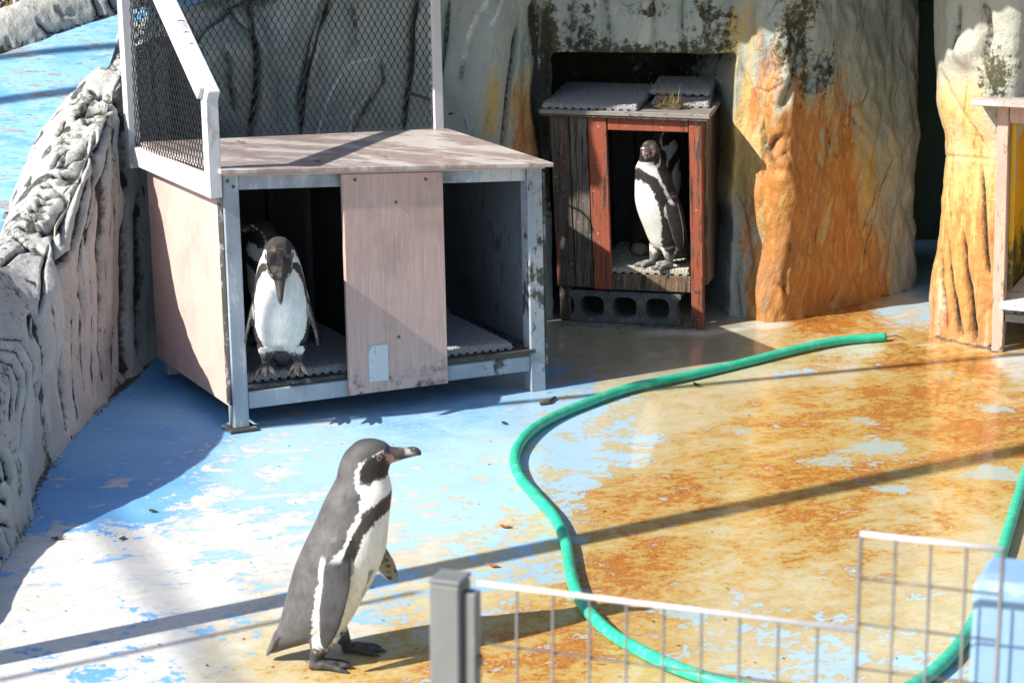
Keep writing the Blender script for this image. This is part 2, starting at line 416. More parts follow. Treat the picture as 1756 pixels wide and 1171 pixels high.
def m_mat(name, c1, c2):
    n = N(name)
    a = n.noise(260, 3, 0.6); b = n.noise(6, 5, 0.6)
    c = n.mix(n.step(a, 0.35, 0.65), c1, c2)
    c = n.mix(n.math('MULTIPLY', n.step(b, 0.5, 0.7), 0.4), c, (0.2, 0.19, 0.16))
    return n.done(c, 0.65, n.bump(a, 0.5, 0.004), 0.4)
M['mat'] = m_mat('rubber_mat', (0.17, 0.17, 0.18), (0.32, 0.32, 0.33))
M['mat_tan'] = m_mat('dusty_mat', (0.20, 0.185, 0.15), (0.42, 0.40, 0.33))
M['net'] = m_worn('black_plastic', (0.022, 0.023, 0.027), (0.035, 0.036, 0.04), (0.05, 0.05, 0.055), (1, 1, 1), 0.2, 30, 0.8, 0.0, None, 0.1)
def m_plank(name, paint, bare, amt, dark=(0.03, 0.026, 0.022)):
    n = N(name)
    g = n.noise(7, 7, 0.72, n.vec((4, 4, 0.28))); f = n.noise(42, 6, 0.75, n.vec((3, 3, 0.16))); b = n.noise(5, 6, 0.65)
    k = n.math('ADD', n.math('MULTIPLY', g, 0.6), n.math('ADD', n.math('MULTIPLY', f, 0.25), n.math('MULTIPLY', b, 0.15)))
    c = n.mix(n.step(f, 0.35, 0.65), paint, tuple(p * 0.78 for p in paint))
    t = 0.62 - 0.25 * amt
    c = n.mix(n.step(k, t, t + 0.05), c, n.mix(n.step(f, 0.4, 0.6), bare, dark))
    c = n.mix(n.step(n.noise(28, 6, 0.75, n.vec((1.6, 1.6, 0.5))), 0.63, 0.66), c, dark)
    c = n.mix(n.math('MULTIPLY', n.step(n.noise(75, 3, 0.6), 0.66, 0.7), 0.6), c, (0.5, 0.42, 0.36))
    return n.done(c, 0.6, n.bump(k, 0.5, 0.006), 0.35)
M['red'] = m_plank('red_paint', (0.30, 0.075, 0.038), (0.15, 0.105, 0.075), 0.45)
M['red_worn'] = m_plank('worn_red_paint', (0.19, 0.055, 0.038), (0.10, 0.08, 0.065), 0.8)
M['bare'] = m_plank('weathered_wood', (0.11, 0.06, 0.045), (0.14, 0.12, 0.10), 1.0)
M['brown'] = m_plank('brown_plank', (0.17, 0.085, 0.05), (0.22, 0.15, 0.09), 0.75)
M['hroof'] = m_worn('house_roof', (0.20, 0.175, 0.16), (0.27, 0.245, 0.225), (0.10, 0.085, 0.075), (0.3, 1.5, 1), 0.5, 10, 0.7, 0.4)
M['block'] = m_worn('cinder_block', (0.085, 0.085, 0.083), (0.12, 0.12, 0.115), (0.20, 0.20, 0.19), (1, 1, 1), 0.35, 26, 0.85, 0.9, (0.03, 0.03, 0.028))
M['stone'] = m_worn('stone', (0.22, 0.20, 0.175), (0.28, 0.26, 0.23), (0.16, 0.15, 0.13), (1, 1, 1), 0.4, 30, 0.8, 0.5)
M['hose'] = m_worn('green_hose', (0.02, 0.40, 0.25), (0.03, 0.45, 0.29), (0.14, 0.47, 0.36), (1, 1, 1), 0.42, 26, 0.42, 0.15, (0.02, 0.20, 0.13))
M['hose_in'] = m_worn('hose_inner', (0.02, 0.05, 0.04), (0.03, 0.06, 0.05), (0.02, 0.04, 0.03))
M['teal'] = m_worn('teal_door', (0.04, 0.105, 0.09), (0.05, 0.12, 0.105), (0.08, 0.15, 0.13), (1, 1, 0.5), 0.12, 14, 0.5, 0.1)
M['post'] = m_worn('grey_steel', (0.15, 0.155, 0.155), (0.18, 0.185, 0.185), (0.22, 0.22, 0.22), (1, 1, 0.3), 0.3, 10, 0.45, 0.1)
M['wire'] = m_worn('shaded_wire', (0.08, 0.075, 0.078), (0.12, 0.11, 0.11), (0.07, 0.065, 0.06), (1, 1, 1), 0.3, 30, 0.4, 0.1, None, 0.6)  # dark tone holds the shaded side of the fence wires
M['top_wire'] = m_worn('sunlit_wire', (0.50, 0.49, 0.49), (0.58, 0.57, 0.57), (0.4, 0.39, 0.38), (1, 1, 1), 0.3, 30, 0.4, 0.1, None, 0.6)  # same fence wire, paler: sunlight put into the colour
M['blue_block'] = m_worn('pale_blue_paint', (0.20, 0.33, 0.52), (0.235, 0.375, 0.55), (0.34, 0.44, 0.56), (1, 1, 0.6), 0.4, 6, 0.55, 0.2)
M['yframe'] = m_worn('stained_frame', (0.46, 0.30, 0.24), (0.54, 0.40, 0.33), (0.10, 0.10, 0.04), (1, 1, 0.3), 0.55, 7, 0.6, 0.3, (0.05, 0.055, 0.02))
def m_yellow():
    n = N('yellow_panel')
    b = n.noise(9, 7, 0.7); f = n.noise(40, 5, 0.7)
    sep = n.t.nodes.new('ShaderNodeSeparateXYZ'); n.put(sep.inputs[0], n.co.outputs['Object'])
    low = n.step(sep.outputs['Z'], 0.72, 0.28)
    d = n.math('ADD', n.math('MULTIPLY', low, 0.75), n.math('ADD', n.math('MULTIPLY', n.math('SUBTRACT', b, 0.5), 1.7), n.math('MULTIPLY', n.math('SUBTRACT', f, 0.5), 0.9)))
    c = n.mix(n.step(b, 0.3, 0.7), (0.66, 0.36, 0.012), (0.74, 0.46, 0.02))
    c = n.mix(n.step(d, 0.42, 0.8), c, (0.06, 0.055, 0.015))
    return n.done(c, 0.45, n.bump(f, 0.15, 0.003), 0.4)
M['yellow'] = m_yellow()
M['lime'] = m_worn('lime_white', (0.66, 0.66, 0.63), (0.78, 0.78, 0.76), (0.16, 0.16, 0.08), (1, 1, 1), 0.35, 16, 0.7, 0.5)
M['white_metal'] = m_worn('white_metal', (0.60, 0.62, 0.68), (0.66, 0.68, 0.73), (0.5, 0.52, 0.56), (1, 1, 0.3), 0.1, 8, 0.45, 0.05)
def m_leaf(name, a, b):
    n = N(name); r = n.t.nodes.new('ShaderNodeObjectInfo'); f = n.noise(2.6, 5, 0.6)
    return n.done(n.mix(n.step(f, 0.35, 0.65), a, b), 0.55, None, 0.3)
M['shrub'] = m_leaf('shrub_leaf', (0.20, 0.19, 0.035), (0.19, 0.085, 0.045))
M['bark'] = m_leaf('bark', (0.09, 0.07, 0.05), (0.12, 0.10, 0.08))
M['dry_leaf'] = m_leaf('dry_leaf', (0.40, 0.14, 0.045), (0.30, 0.10, 0.03))
M['debris'] = m_leaf('debris', (0.08, 0.075, 0.03), (0.05, 0.035, 0.02))
M['grass'] = m_leaf('grass', (0.20, 0.24, 0.05), (0.30, 0.28, 0.10))
M['stick'] = m_leaf('stick', (0.10, 0.075, 0.05), (0.06, 0.045, 0.035))
def m_bird():
    n = N('plumage')
    f = n.noise(190, 3, 0.7, n.vec((1, 1, 0.3))); g = n.noise(60, 6, 0.72, n.vec((1, 1, 0.4)))
    k = n.math('ADD', 0.42, n.math('MULTIPLY', n.math('ADD', n.math('MULTIPLY', f, 0.55), n.math('MULTIPLY', g, 0.45)), 1.16))
    mul = n.t.nodes.new('ShaderNodeVectorMath'); mul.operation = 'SCALE'
    n.put(mul.inputs[0], n.attr('feather', True)); n.put(mul.inputs['Scale'], k)
    n.b.inputs['Sheen Weight'].default_value = 0.04; n.b.inputs['Sheen Roughness'].default_value = 0.5
    return n.done(mul.outputs[0], 0.62, n.bump(n.math('ADD', f, n.math('MULTIPLY', g, 1.2)), 0.3, 0.0035), 0.35)
M['bird'] = m_bird()
def m_plain(name, col, rough): n = N(name); f = n.noise(40, 3); return n.done(n.mix(f, col, tuple(c * 0.85 for c in col)), rough, None, 0.6)
M['eye'] = m_plain('eye', (0.035, 0.015, 0.012), 0.08)
M['yellow_band'] = m_plain('yellow_band', (0.55, 0.38, 0.03), 0.4)
M['pole'] = m_worn('pole_steel', (0.3, 0.31, 0.32), (0.36, 0.37, 0.38), (0.25, 0.24, 0.22))

# ------------------------------------------------------------------ ground and floor
ground = MB().add([(-60, -40, -0.05), (60, -40, -0.05), (60, 110, -0.05), (-60, 110, -0.05)], [(0, 1, 2, 3)]).build('ground', M['ground'])
tag(ground, kind='structure')

def make_floor():
    nx, ny = 330, 430
    xs = np.linspace(-2.6, 3.4, nx); ys = np.linspace(2.0, 11.6, ny)
    X, Y = np.meshgrid(xs, ys)
    V = np.stack([X.ravel(), Y.ravel(), np.zeros(X.size)], -1)
    px, py = proj(V)
    # x, y, blue, faded, orange, cream, olive, lime, wet
    K = [(150, 760, 1.0, 0, 0, 0, 0, 0, .2), (300, 690, 1.05, 0, 0, 0, 0, 0, .2), (230, 840, .78, .0, 0, .1, 0, 0, .1), (100, 860, .8, 0, 0, .1, 0, 0, .1), (100, 960, .22, .3, 0, .1, 0, .6, 0),
         (100, 1050, .16, .3, 0, .05, 0, .6, 0), (200, 1130, .42, .1, 0, .1, 0, .3, 0), (350, 920, .32, .5, 0, .15, 0, .5, 0), (300, 1010, .18, .3, 0, .1, 0, .6, 0), (450, 830, .62, .6, 0, .3, 0, .5, 0),
         (500, 780, .7, .7, 0, .2, 0, .3, 0), (620, 800, .72, .7, 0, .2, 0, .3, 0), (700, 720, .9, .5, 0, .3, 0, 0, .3), (800, 690, .95, .5, 0, .4, 0, 0, .4), (820, 800, .74, .7, .1, .6, 0, 0, .3), (800, 890, .66, .8, .1, .7, 0, .2, .2),
         (730, 900, .6, .8, .1, .5, 0, .5, .1), (690, 960, .5, .6, .1, .6, 0, .4, .1), (870, 960, .5, .5, .35, .8, 0, 0, .4), (900, 990, .55, .4, .4, .8, 0, 0, .4), (1000, 780, .72, .9, .2, .8, 0, 0, .8), (1080, 740, .52, .9, .4, .8, 0, 0, .9),
         (980, 690, .7, .8, .1, .7, .0, 0, .7), (980, 640, .45, .1, 0, .5, .9, .1, .9), (1020, 590, .15, 0, .1, .6, 1., .1, .9), (1140, 600, .02, .3, .1, .7, .95, .3, 1), (1250, 590, .0, .5, .15, .7, .7, .1, 1),
         (1290, 640, .05, .7, .12, .7, .2, .3, 1), (1180, 690, .15, .8, .3, .9, .1, .1, 1), (1450, 610, .1, .9, .15, .5, .15, .3, 1), (1430, 545, 0, .5, .6, .6, .1, .2, .8), (1560, 535, .4, .8, .2, .4, .1, .3, .7), (1580, 495, .75, .4, .1, .2, .1, .2, .5),
         (1560, 600, .1, .7, .9, .7, 0, 0, 1), (1680, 640, .08, .8, .85, .8, 0, 0, 1), (1740, 620, .15, .8, .4, .5, .1, .8, 1), (1320, 720, .15, .8, .6, 1, .1, 0, 1), (1500, 700, .12, .8, .85, 1, 0, 0, 1), (1500, 770, .3, 1, .75, .9, .3, 0, 1),
         (1700, 740, .08, .8, .8, 1, 0, 0, 1), (1700, 810, .22, 1, .7, 1, .2, 0, 1), (1200, 820, .12, .8, .82, 1, 0, 0, 1), (1080, 850, .15, .7, .65, 1, 0, 0, .9), (1350, 850, .1, .8, .85, 1, 0, 0, 1), (1600, 880, .02, .8, .45, 1, .1, 0, .9),
         (1350, 950, .05, .8, .62, 1, .1, 0, .8), (1550, 960, .05, .7, .15, 1, .1, .1, .6), (1400, 1000, .2, .7, .3, 1, .1, .1, .6), (1090, 970, .1, .7, .78, 1, 0, 0, .8), (1240, 1060, .48, .8, .45, .9, 0, 0, .6), (1100, 1060, .32, .7, .62, .9, 0, 0, .6), (900, 1090, .2, .5, .75, .9, 0, 0, .5),
         (950, 1030, .22, .5, .7, .9, 0, 0, .5), (1000, 1140, .15, .5, .78, .9, 0, 0, .5), (1400, 1130, .6, .8, .42, .8, 0, 0, .5), (1600, 1110, .45, .8, .35, .9, 0, 0, .5), (1620, 1030, .2, .8, .2, 1, 0, .1, .5), (700, 1120, .2, .4, .6, .7, 0, 0, .3), (640, 1160, .1, .3, .5, .8, 0, .1, .2),
         (600, 1060, .4, .4, .1, .5, .1, .4, .2), (480, 1140, .1, .3, .15, .8, 0, .3, .1), (380, 1120, .25, .2, .03, .5, 0, .3, .1), (250, 1090, .42, .1, 0, .3, 0, .3, 0), (30, 1150, .4, .1, 0, .2, 0, .4, 0), (550, 1000, .3, .5, .03, .4, 0, .6, 0), (760, 1020, .45, .4, .25, .7, 0, .3, .2)]
    K = np.array(K, float)
    W = np.zeros((V.shape[0], 7)); S = np.zeros(V.shape[0])
    for k in K:
        d2 = ((px - k[0]) / 85) ** 2 + ((py - k[1]) / 60) ** 2
        wt = 1.0 / (d2 + 0.12) ** 1.6
        W += wt[:, None] * k[2:]; S += wt
    W /= S[:, None]
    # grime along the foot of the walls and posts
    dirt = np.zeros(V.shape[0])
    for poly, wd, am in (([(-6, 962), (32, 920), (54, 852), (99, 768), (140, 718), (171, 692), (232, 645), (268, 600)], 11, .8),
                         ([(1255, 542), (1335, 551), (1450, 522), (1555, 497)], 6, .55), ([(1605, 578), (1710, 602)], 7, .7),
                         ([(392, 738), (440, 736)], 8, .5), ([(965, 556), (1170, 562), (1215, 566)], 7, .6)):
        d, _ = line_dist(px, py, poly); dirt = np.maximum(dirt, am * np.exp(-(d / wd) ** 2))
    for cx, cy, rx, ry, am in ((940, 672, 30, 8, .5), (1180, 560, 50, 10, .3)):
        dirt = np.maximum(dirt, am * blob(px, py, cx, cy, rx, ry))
    lime = W[:, 5] + .8 * blob(px, py, 1190, 570, 90, 10) + 1.0 * blob(px, py, 1310, 556, 60, 8) + 1.1 * blob(px, py, 1745, 625, 30, 14) + .7 * blob(px, py, 490, 800, 30, 30) + .5 * blob(px, py, 1120, 600, 25, 30)
    for bx_, by_, rx_, ry_ in ((1500, 768, 62, 13), (1415, 792, 48, 9), (1690, 812, 80, 13), (1275, 738, 20, 7), (1470, 722, 34, 9), (1540, 838, 32, 8), (1250, 850, 24, 6), (1330, 640, 60, 10), (1620, 640, 40, 9), (1700, 700, 40, 10)):
        W[:, 0] += .55 * blob(px, py, bx_, by_, rx_, ry_)
    orange = W[:, 2] + .8 * blob(px, py, 1420, 540, 90, 12, -14)
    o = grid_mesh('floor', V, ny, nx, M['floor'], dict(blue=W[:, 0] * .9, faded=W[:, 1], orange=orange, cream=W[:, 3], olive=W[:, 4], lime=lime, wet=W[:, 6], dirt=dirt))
    return tag(o, kind='structure')
make_floor()

# ------------------------------------------------------------------ artificial rock
def grooves(px, py, items, wk=1.0):
    """sum of carved lines: (polyline px, width px, depth m, darkness)"""
    dep = np.zeros(px.shape); dark = np.zeros(px.shape)
    for poly, wd, depth, dk in items:
        x0 = min(p[0] for p in poly) - 4 * wd; x1 = max(p[0] for p in poly) + 4 * wd
        y0 = min(p[1] for p in poly) - 4 * wd; y1 = max(p[1] for p in poly) + 4 * wd
        m = (px > x0) & (px < x1) & (py > y0) & (py < y1)
        if not m.any(): continue
        wob = wd * .25 * np.sin(py[m] * 0.041 + px[m] * 0.03 + len(poly))
        d, al = line_dist(px[m] + wob, py[m], poly)
        taper = np.clip(np.minimum(al, 1 - al) * 6 + 0.25, 0, 1)
        g = np.exp(-(d / (wd * (0.45 + 0.55 * taper))) ** 2)
        dep[m] += depth * g * taper
        dark[m] = np.maximum(dark[m], .86 * dk * np.exp(-(d / (wk * wd * (0.2 + 0.36 * taper))) ** 2) * (0.35 + 0.65 * taper))
    return dep, dark

def cavity(D, nu, nv, k=4):
    A = D.reshape(nu, nv); B_ = A.copy()
    for _ in range(2):
        for ax in (0, 1):
            pad = [(k, k) if a == ax else (0, 0) for a in (0, 1)]
            P_ = np.pad(B_, pad, mode='edge'); cs = np.cumsum(P_, axis=ax); m = 2 * k + 1
            z_ = np.zeros_like(np.take(cs, [0], axis=ax)); cs = np.concatenate([z_, cs], axis=ax); n_ = A.shape[ax]
            B_ = (np.take(cs, np.arange(m, m + n_), axis=ax) - np.take(cs, np.arange(0, n_), axis=ax)) / m
    return (B_ - A).ravel()
def make_ridge():
    # base, shoulder and crest of the ridge as picture stations; the depth of each comes from its foot on the floor
    ST = [((-150, 1250), (-150, 1225), (-260, 1130)), ((-40, 1060), (-50, 1010), (-170, 880)), ((6, 966), (-6, 915), (-110, 740)), ((40, 918), (28, 800), (-80, 590)),
          ((62, 850), (50, 660), (-50, 480)), ((108, 765), (88, 520), (-8, 440)), ((150, 715), (112, 405), (45, 345)), ((180, 690), (152, 300), (75, 265)),
          ((205, 665), (188, 225), (112, 190)), ((240, 640), (212, 160), (160, 130)), ((258, 618), (236, 128), (212, 92)), ((276, 598), (262, 110), (252, 70)), ((300, 560), (292, 100), (288, 62))]
    rows = []
    for i, (b, s, c) in enumerate(ST):
        pb = G(*b); Y = pb[1]
        ps = atY(s[0], s[1], Y + 0.05); pc = atY(c[0], c[1], Y + 0.22)
        pm = pb * 0.5 + ps * 0.5 + np.array([0.0, 0.0, 0])
        pbk = pc + np.array([-0.12, 0.12, -0.16]); pbk2 = pc + np.array([-0.2, 0.2, -0.6])
        pu = pb + np.array([0.0, 0, -0.06])
        rows.append([pu, pb, pm, ps, ps * 0.5 + pc * 0.5 + np.array([0.01, 0, 0.035]), pc, pbk, pbk2])
    rows = np.array(rows); nu, nv = 620, 330
    A = np.stack([catmull(rows[:, j], nu) for j in range(rows.shape[1])], 1)
    # denser sampling on the visible part of the profile
    V = np.stack([catmull(A[i], nv) for i in range(nu)], 0).reshape(-1, 3)
    n = grid_normals(V, nu, nv)
    if n[(nu // 2) * nv + nv // 3][0] < 0: n = -n
    px, py = proj(V)
    D = 0.036 * fbm(V, 2.2, 3, 5) + 0.010 * fbm(V * np.array([1, 1, .4]), 7, 3, 9) + 0.004 * fbm(V, 26, 3, 3)
    gl = [([(138, 195), (166, 187), (197, 187)], 5, .05, .9), ([(172, 166), (197, 169), (212, 183), (217, 207)], 6, .06, .9), ([(144, 209), (163, 201)], 4, .04, .9), ([(189, 204), (181, 232), (175, 263)], 4, .05, .95),
          ([(163, 226), (167, 250), (172, 275), (172, 306), (167, 337)], 5, .05, .9), ([(147, 247), (135, 272), (132, 290), (101, 312)], 7, .06, .85), ([(160, 257), (147, 290), (140, 313)], 4, .04, .9),
          ([(61, 344), (89, 343)], 3.5, .04, .95), ([(49, 358), (80, 355)], 3.5, .04, .95), ([(37, 372), (80, 367)], 3, .04, .95), ([(31, 386), (89, 389)], 4, .045, .95), ([(129, 315), (117, 355), (101, 398)], 6, .05, .7),
          ([(184, 306), (181, 367), (178, 420)], 5, .03, .8), ([(141, 364), (137, 386)], 3, .03, .9), ([(219, 190), (223, 275), (220, 337)], 8, .08, .9), ([(112, 330), (86, 380), (72, 402)], 6, .04, .6),
          ([(177, 380), (177, 508), (174, 600), (182, 677)], 5, .05, .95), ([(102, 457), (105, 534), (108, 636), (112, 742)], 5, .045, .85), ([(87, 380), (102, 452), (123, 431)], 5, .05, .8), ([(123, 431), (140, 400), (152, 350)], 4, .03, .7),
          ([(220, 337), (220, 585), (223, 650)], 7, .07, .95), ([(238, 330), (246, 626)], 6, .06, .95), ([(54, 534), (54, 580)], 3, .03, .9), ([(66, 655), (72, 690)], 3.5, .03, .9),
          ([(-20, 588), (31, 600), (49, 636), (49, 697), (38, 769)], 2.0, .016, .6), ([(-20, 603), (26, 621), (38, 656), (36, 708)], 2.0, .016, .6), ([(-20, 622), (20, 641), (28, 677), (26, 718)], 2.0, .016, .6), ([(-20, 570), (36, 582), (60, 622), (62, 690)], 2.0, .014, .5),
          ([(0, 759), (15, 790), (20, 825)], 5, .05, .85), ([(-10, 841), (18, 860)], 5, .05, .9), ([(-10, 815), (10, 820)], 5, .05, .85), ([(-10, 890), (24, 900)], 4, .04, .7), ([(10, 900), (22, 955)], 3, .03, .7), ([(-2, 905), (6, 960)], 3, .03, .7),
          ([(0, 460), (30, 432), (60, 425), (85, 440)], 4, .03, .85), ([(60, 430), (20, 400)], 3, .03, .7), ([(96, 300), (120, 290), (150, 262)], 4, .04, .6), ([(94, 283), (115, 275)], 3, .03, .8), ([(85, 300), (97, 300)], 3, .03, .6),
          ([(150, 150), (168, 158), (170, 172)], 4, .03, .5), ([(176, 118), (200, 96)], 4, .03, .7), ([(200, 150), (214, 118)], 5, .04, .6), ([(168, 90), (150, 120), (128, 160)], 3, .02, .3), ([(98, 235), (112, 205)], 3, .03, .8), ([(120, 180), (134, 165)], 3, .03, .8),
          ([(60, 540), (78, 610), (82, 700)], 4, .02, .25), ([(135, 470), (138, 600), (140, 700)], 5, .015, .18), ([(200, 320), (203, 480), (200, 655)], 4, .02, .55), ([(158, 380), (160, 520), (162, 690)], 3, .014, .4), ([(122, 480), (124, 600), (128, 730)], 3, .014, .4), ([(140, 440), (143, 560), (146, 700)], 3, .012, .3), ([(165, 300), (150, 340), (125, 425)], 3.5, .03, .9), ([(176, 300), (160, 372), (135, 470)], 3.5, .03, .85), ([(154, 272), (130, 330), (106, 420)], 3.5, .03, .8), ([(195, 240), (184, 310), (150, 440)], 3, .02, .6), ([(204, 200), (198, 300), (190, 430)], 3, .02, .6), ([(150, 230), (128, 262), (100, 290)], 3, .025, .7), ([(176, 150), (150, 175), (128, 205)], 3, .025, .7), ([(84, 420), (70, 470), (66, 540)], 3, .025, .7), ([(120, 250), (100, 262), (84, 290)], 2.5, .02, .7), ([(110, 268), (92, 285)], 2.5, .02, .7), ([(100, 330), (78, 335), (60, 330)], 2.5, .025, .8), ([(86, 316), (66, 318)], 2.5, .02, .8)]
    dep, dark = grooves(px, py, gl, 2.1)
    D -= dep
    # rolls between the folds on the lit crown
    crown = sstep(0.30, 0.5, (V[:, 2] - 0.1)) * 0
    along = np.repeat(np.linspace(0, 1, nu), nv)
    prof = np.tile(np.linspace(0, 1, nv), nu)
    cr = sstep(.42, .5, prof) * (1 - sstep(.8, .9, prof))
    ph = along * 60 + prof * 13 + 8 * fbm(V, 2.0, 4, 31)
    brk = sstep(-.12, .2, fbm(V, 4.5, 3, 77))
    crs = np.exp(-(np.sin(ph) / .13) ** 2) * brk * cr
    D += cr * 0.002 * np.abs(np.sin(ph)) * brk - .006 * crs + .002 * cr * fbm(V, 13, 4, 66)
    bark = np.stack([along * 26 + .3 * fbm(V, 4, 2, 15), prof * 3.2, 0 * prof], -1)
    ln1 = np.exp(-(fbm(bark, 1.0, 3, 16) / .042) ** 2) * sstep(-.2, .1, fbm(V, 2.5, 2, 17))
    bark2 = np.stack([along * 40, prof * 2.0, 0 * prof], -1)
    ln2 = np.exp(-(fbm(bark2, 1.0, 3, 19) / .028) ** 2) * sstep(-.15, .15, fbm(V, 2.2, 2, 23)) * (1 - cr)
    lnn = np.maximum(ln1 * cr, ln2)
    D -= .012 * lnn; dark = np.maximum(dark, .6 * lnn)
    dark = np.maximum(dark, .95 * crs * sstep(-.25, .1, fbm(V, 9, 2, 70)))
    pits = sstep(.5, .66, vnoise(V * np.array([1, 1, .7]), 16, 88)) * cr
    D -= .004 * pits; dark = np.maximum(dark, .6 * pits)
    D += .010 * (1 - cr) * fbm(V * np.array([1, 1, .1]), 9, 3, 58)
    strk = sstep(.12, .42, fbm(V * np.array([1, 1, .12]), 13, 3, 55)) * (1 - cr)
    D -= .006 * strk
    foot = np.exp(-((V[:, 2]) / 0.03) ** 2)
    algae_dark = 0.34 * cr + .34 * strk + 0.22 * sstep(.0, .4, fbm(V, 4, 3, 21)) + .25 * foot + .25 * sstep(8.75, 9.1, V[:, 1])  # last term darkens the far end
    D += .004 * sstep(.06, .0, V[:, 2])
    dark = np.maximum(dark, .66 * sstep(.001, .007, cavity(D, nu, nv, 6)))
    V2 = V + n * D[:, None]
    yel = .04 * (1 - cr) * sstep(.35, .05, V[:, 2])
    o = grid_mesh('rock_ridge', V2, nu, nv, M['ridge'], dict(orange=np.zeros(len(V)), yellow=yel, algae_dark=algae_dark, crease=dark, pale=.35 * cr))
    tag(o, 'pale grey sculpted rock ridge with folded crest running along the left edge', 'rock wall')
make_ridge()

def wall_sheet(name, plan, ztop, nu, nv, mat, paint, label, ztop_fn=None):
    pl = catmull(plan, 400)
    seg = np.r_[0, np.cumsum(np.linalg.norm(np.diff(pl, axis=0), axis=1))]
    s = np.linspace(0, seg[-1], nu)
    X = np.interp(s, seg, pl[:, 0]); Y = np.interp(s, seg, pl[:, 1])
    tx, ty = np.gradient(X), np.gradient(Y); L = np.hypot(tx, ty); nx, ny = ty / L, -tx / L        # outwards, towards the viewer
    v = np.linspace(0, 1, nv)
    zt = ztop_fn(X) if ztop_fn else np.full(nu, ztop)
    Z = (-0.05 + (zt[:, None] + 0.05) * v[None, :])
    V = np.stack([np.repeat(X, nv), np.repeat(Y, nv), Z.ravel()], -1)
    nr = np.stack([np.repeat(nx, nv), np.repeat(ny, nv), np.zeros(nu * nv)], -1)
    px, py = proj(V)
    D, at, zoff = paint(V, px, py, np.tile(v, nu))
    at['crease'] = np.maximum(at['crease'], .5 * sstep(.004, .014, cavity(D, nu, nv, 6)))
    V2 = V + nr * D[:, None]; V2[:, 2] += zoff
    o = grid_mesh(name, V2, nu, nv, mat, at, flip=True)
    tag(o, label, 'rock wall')
    return o

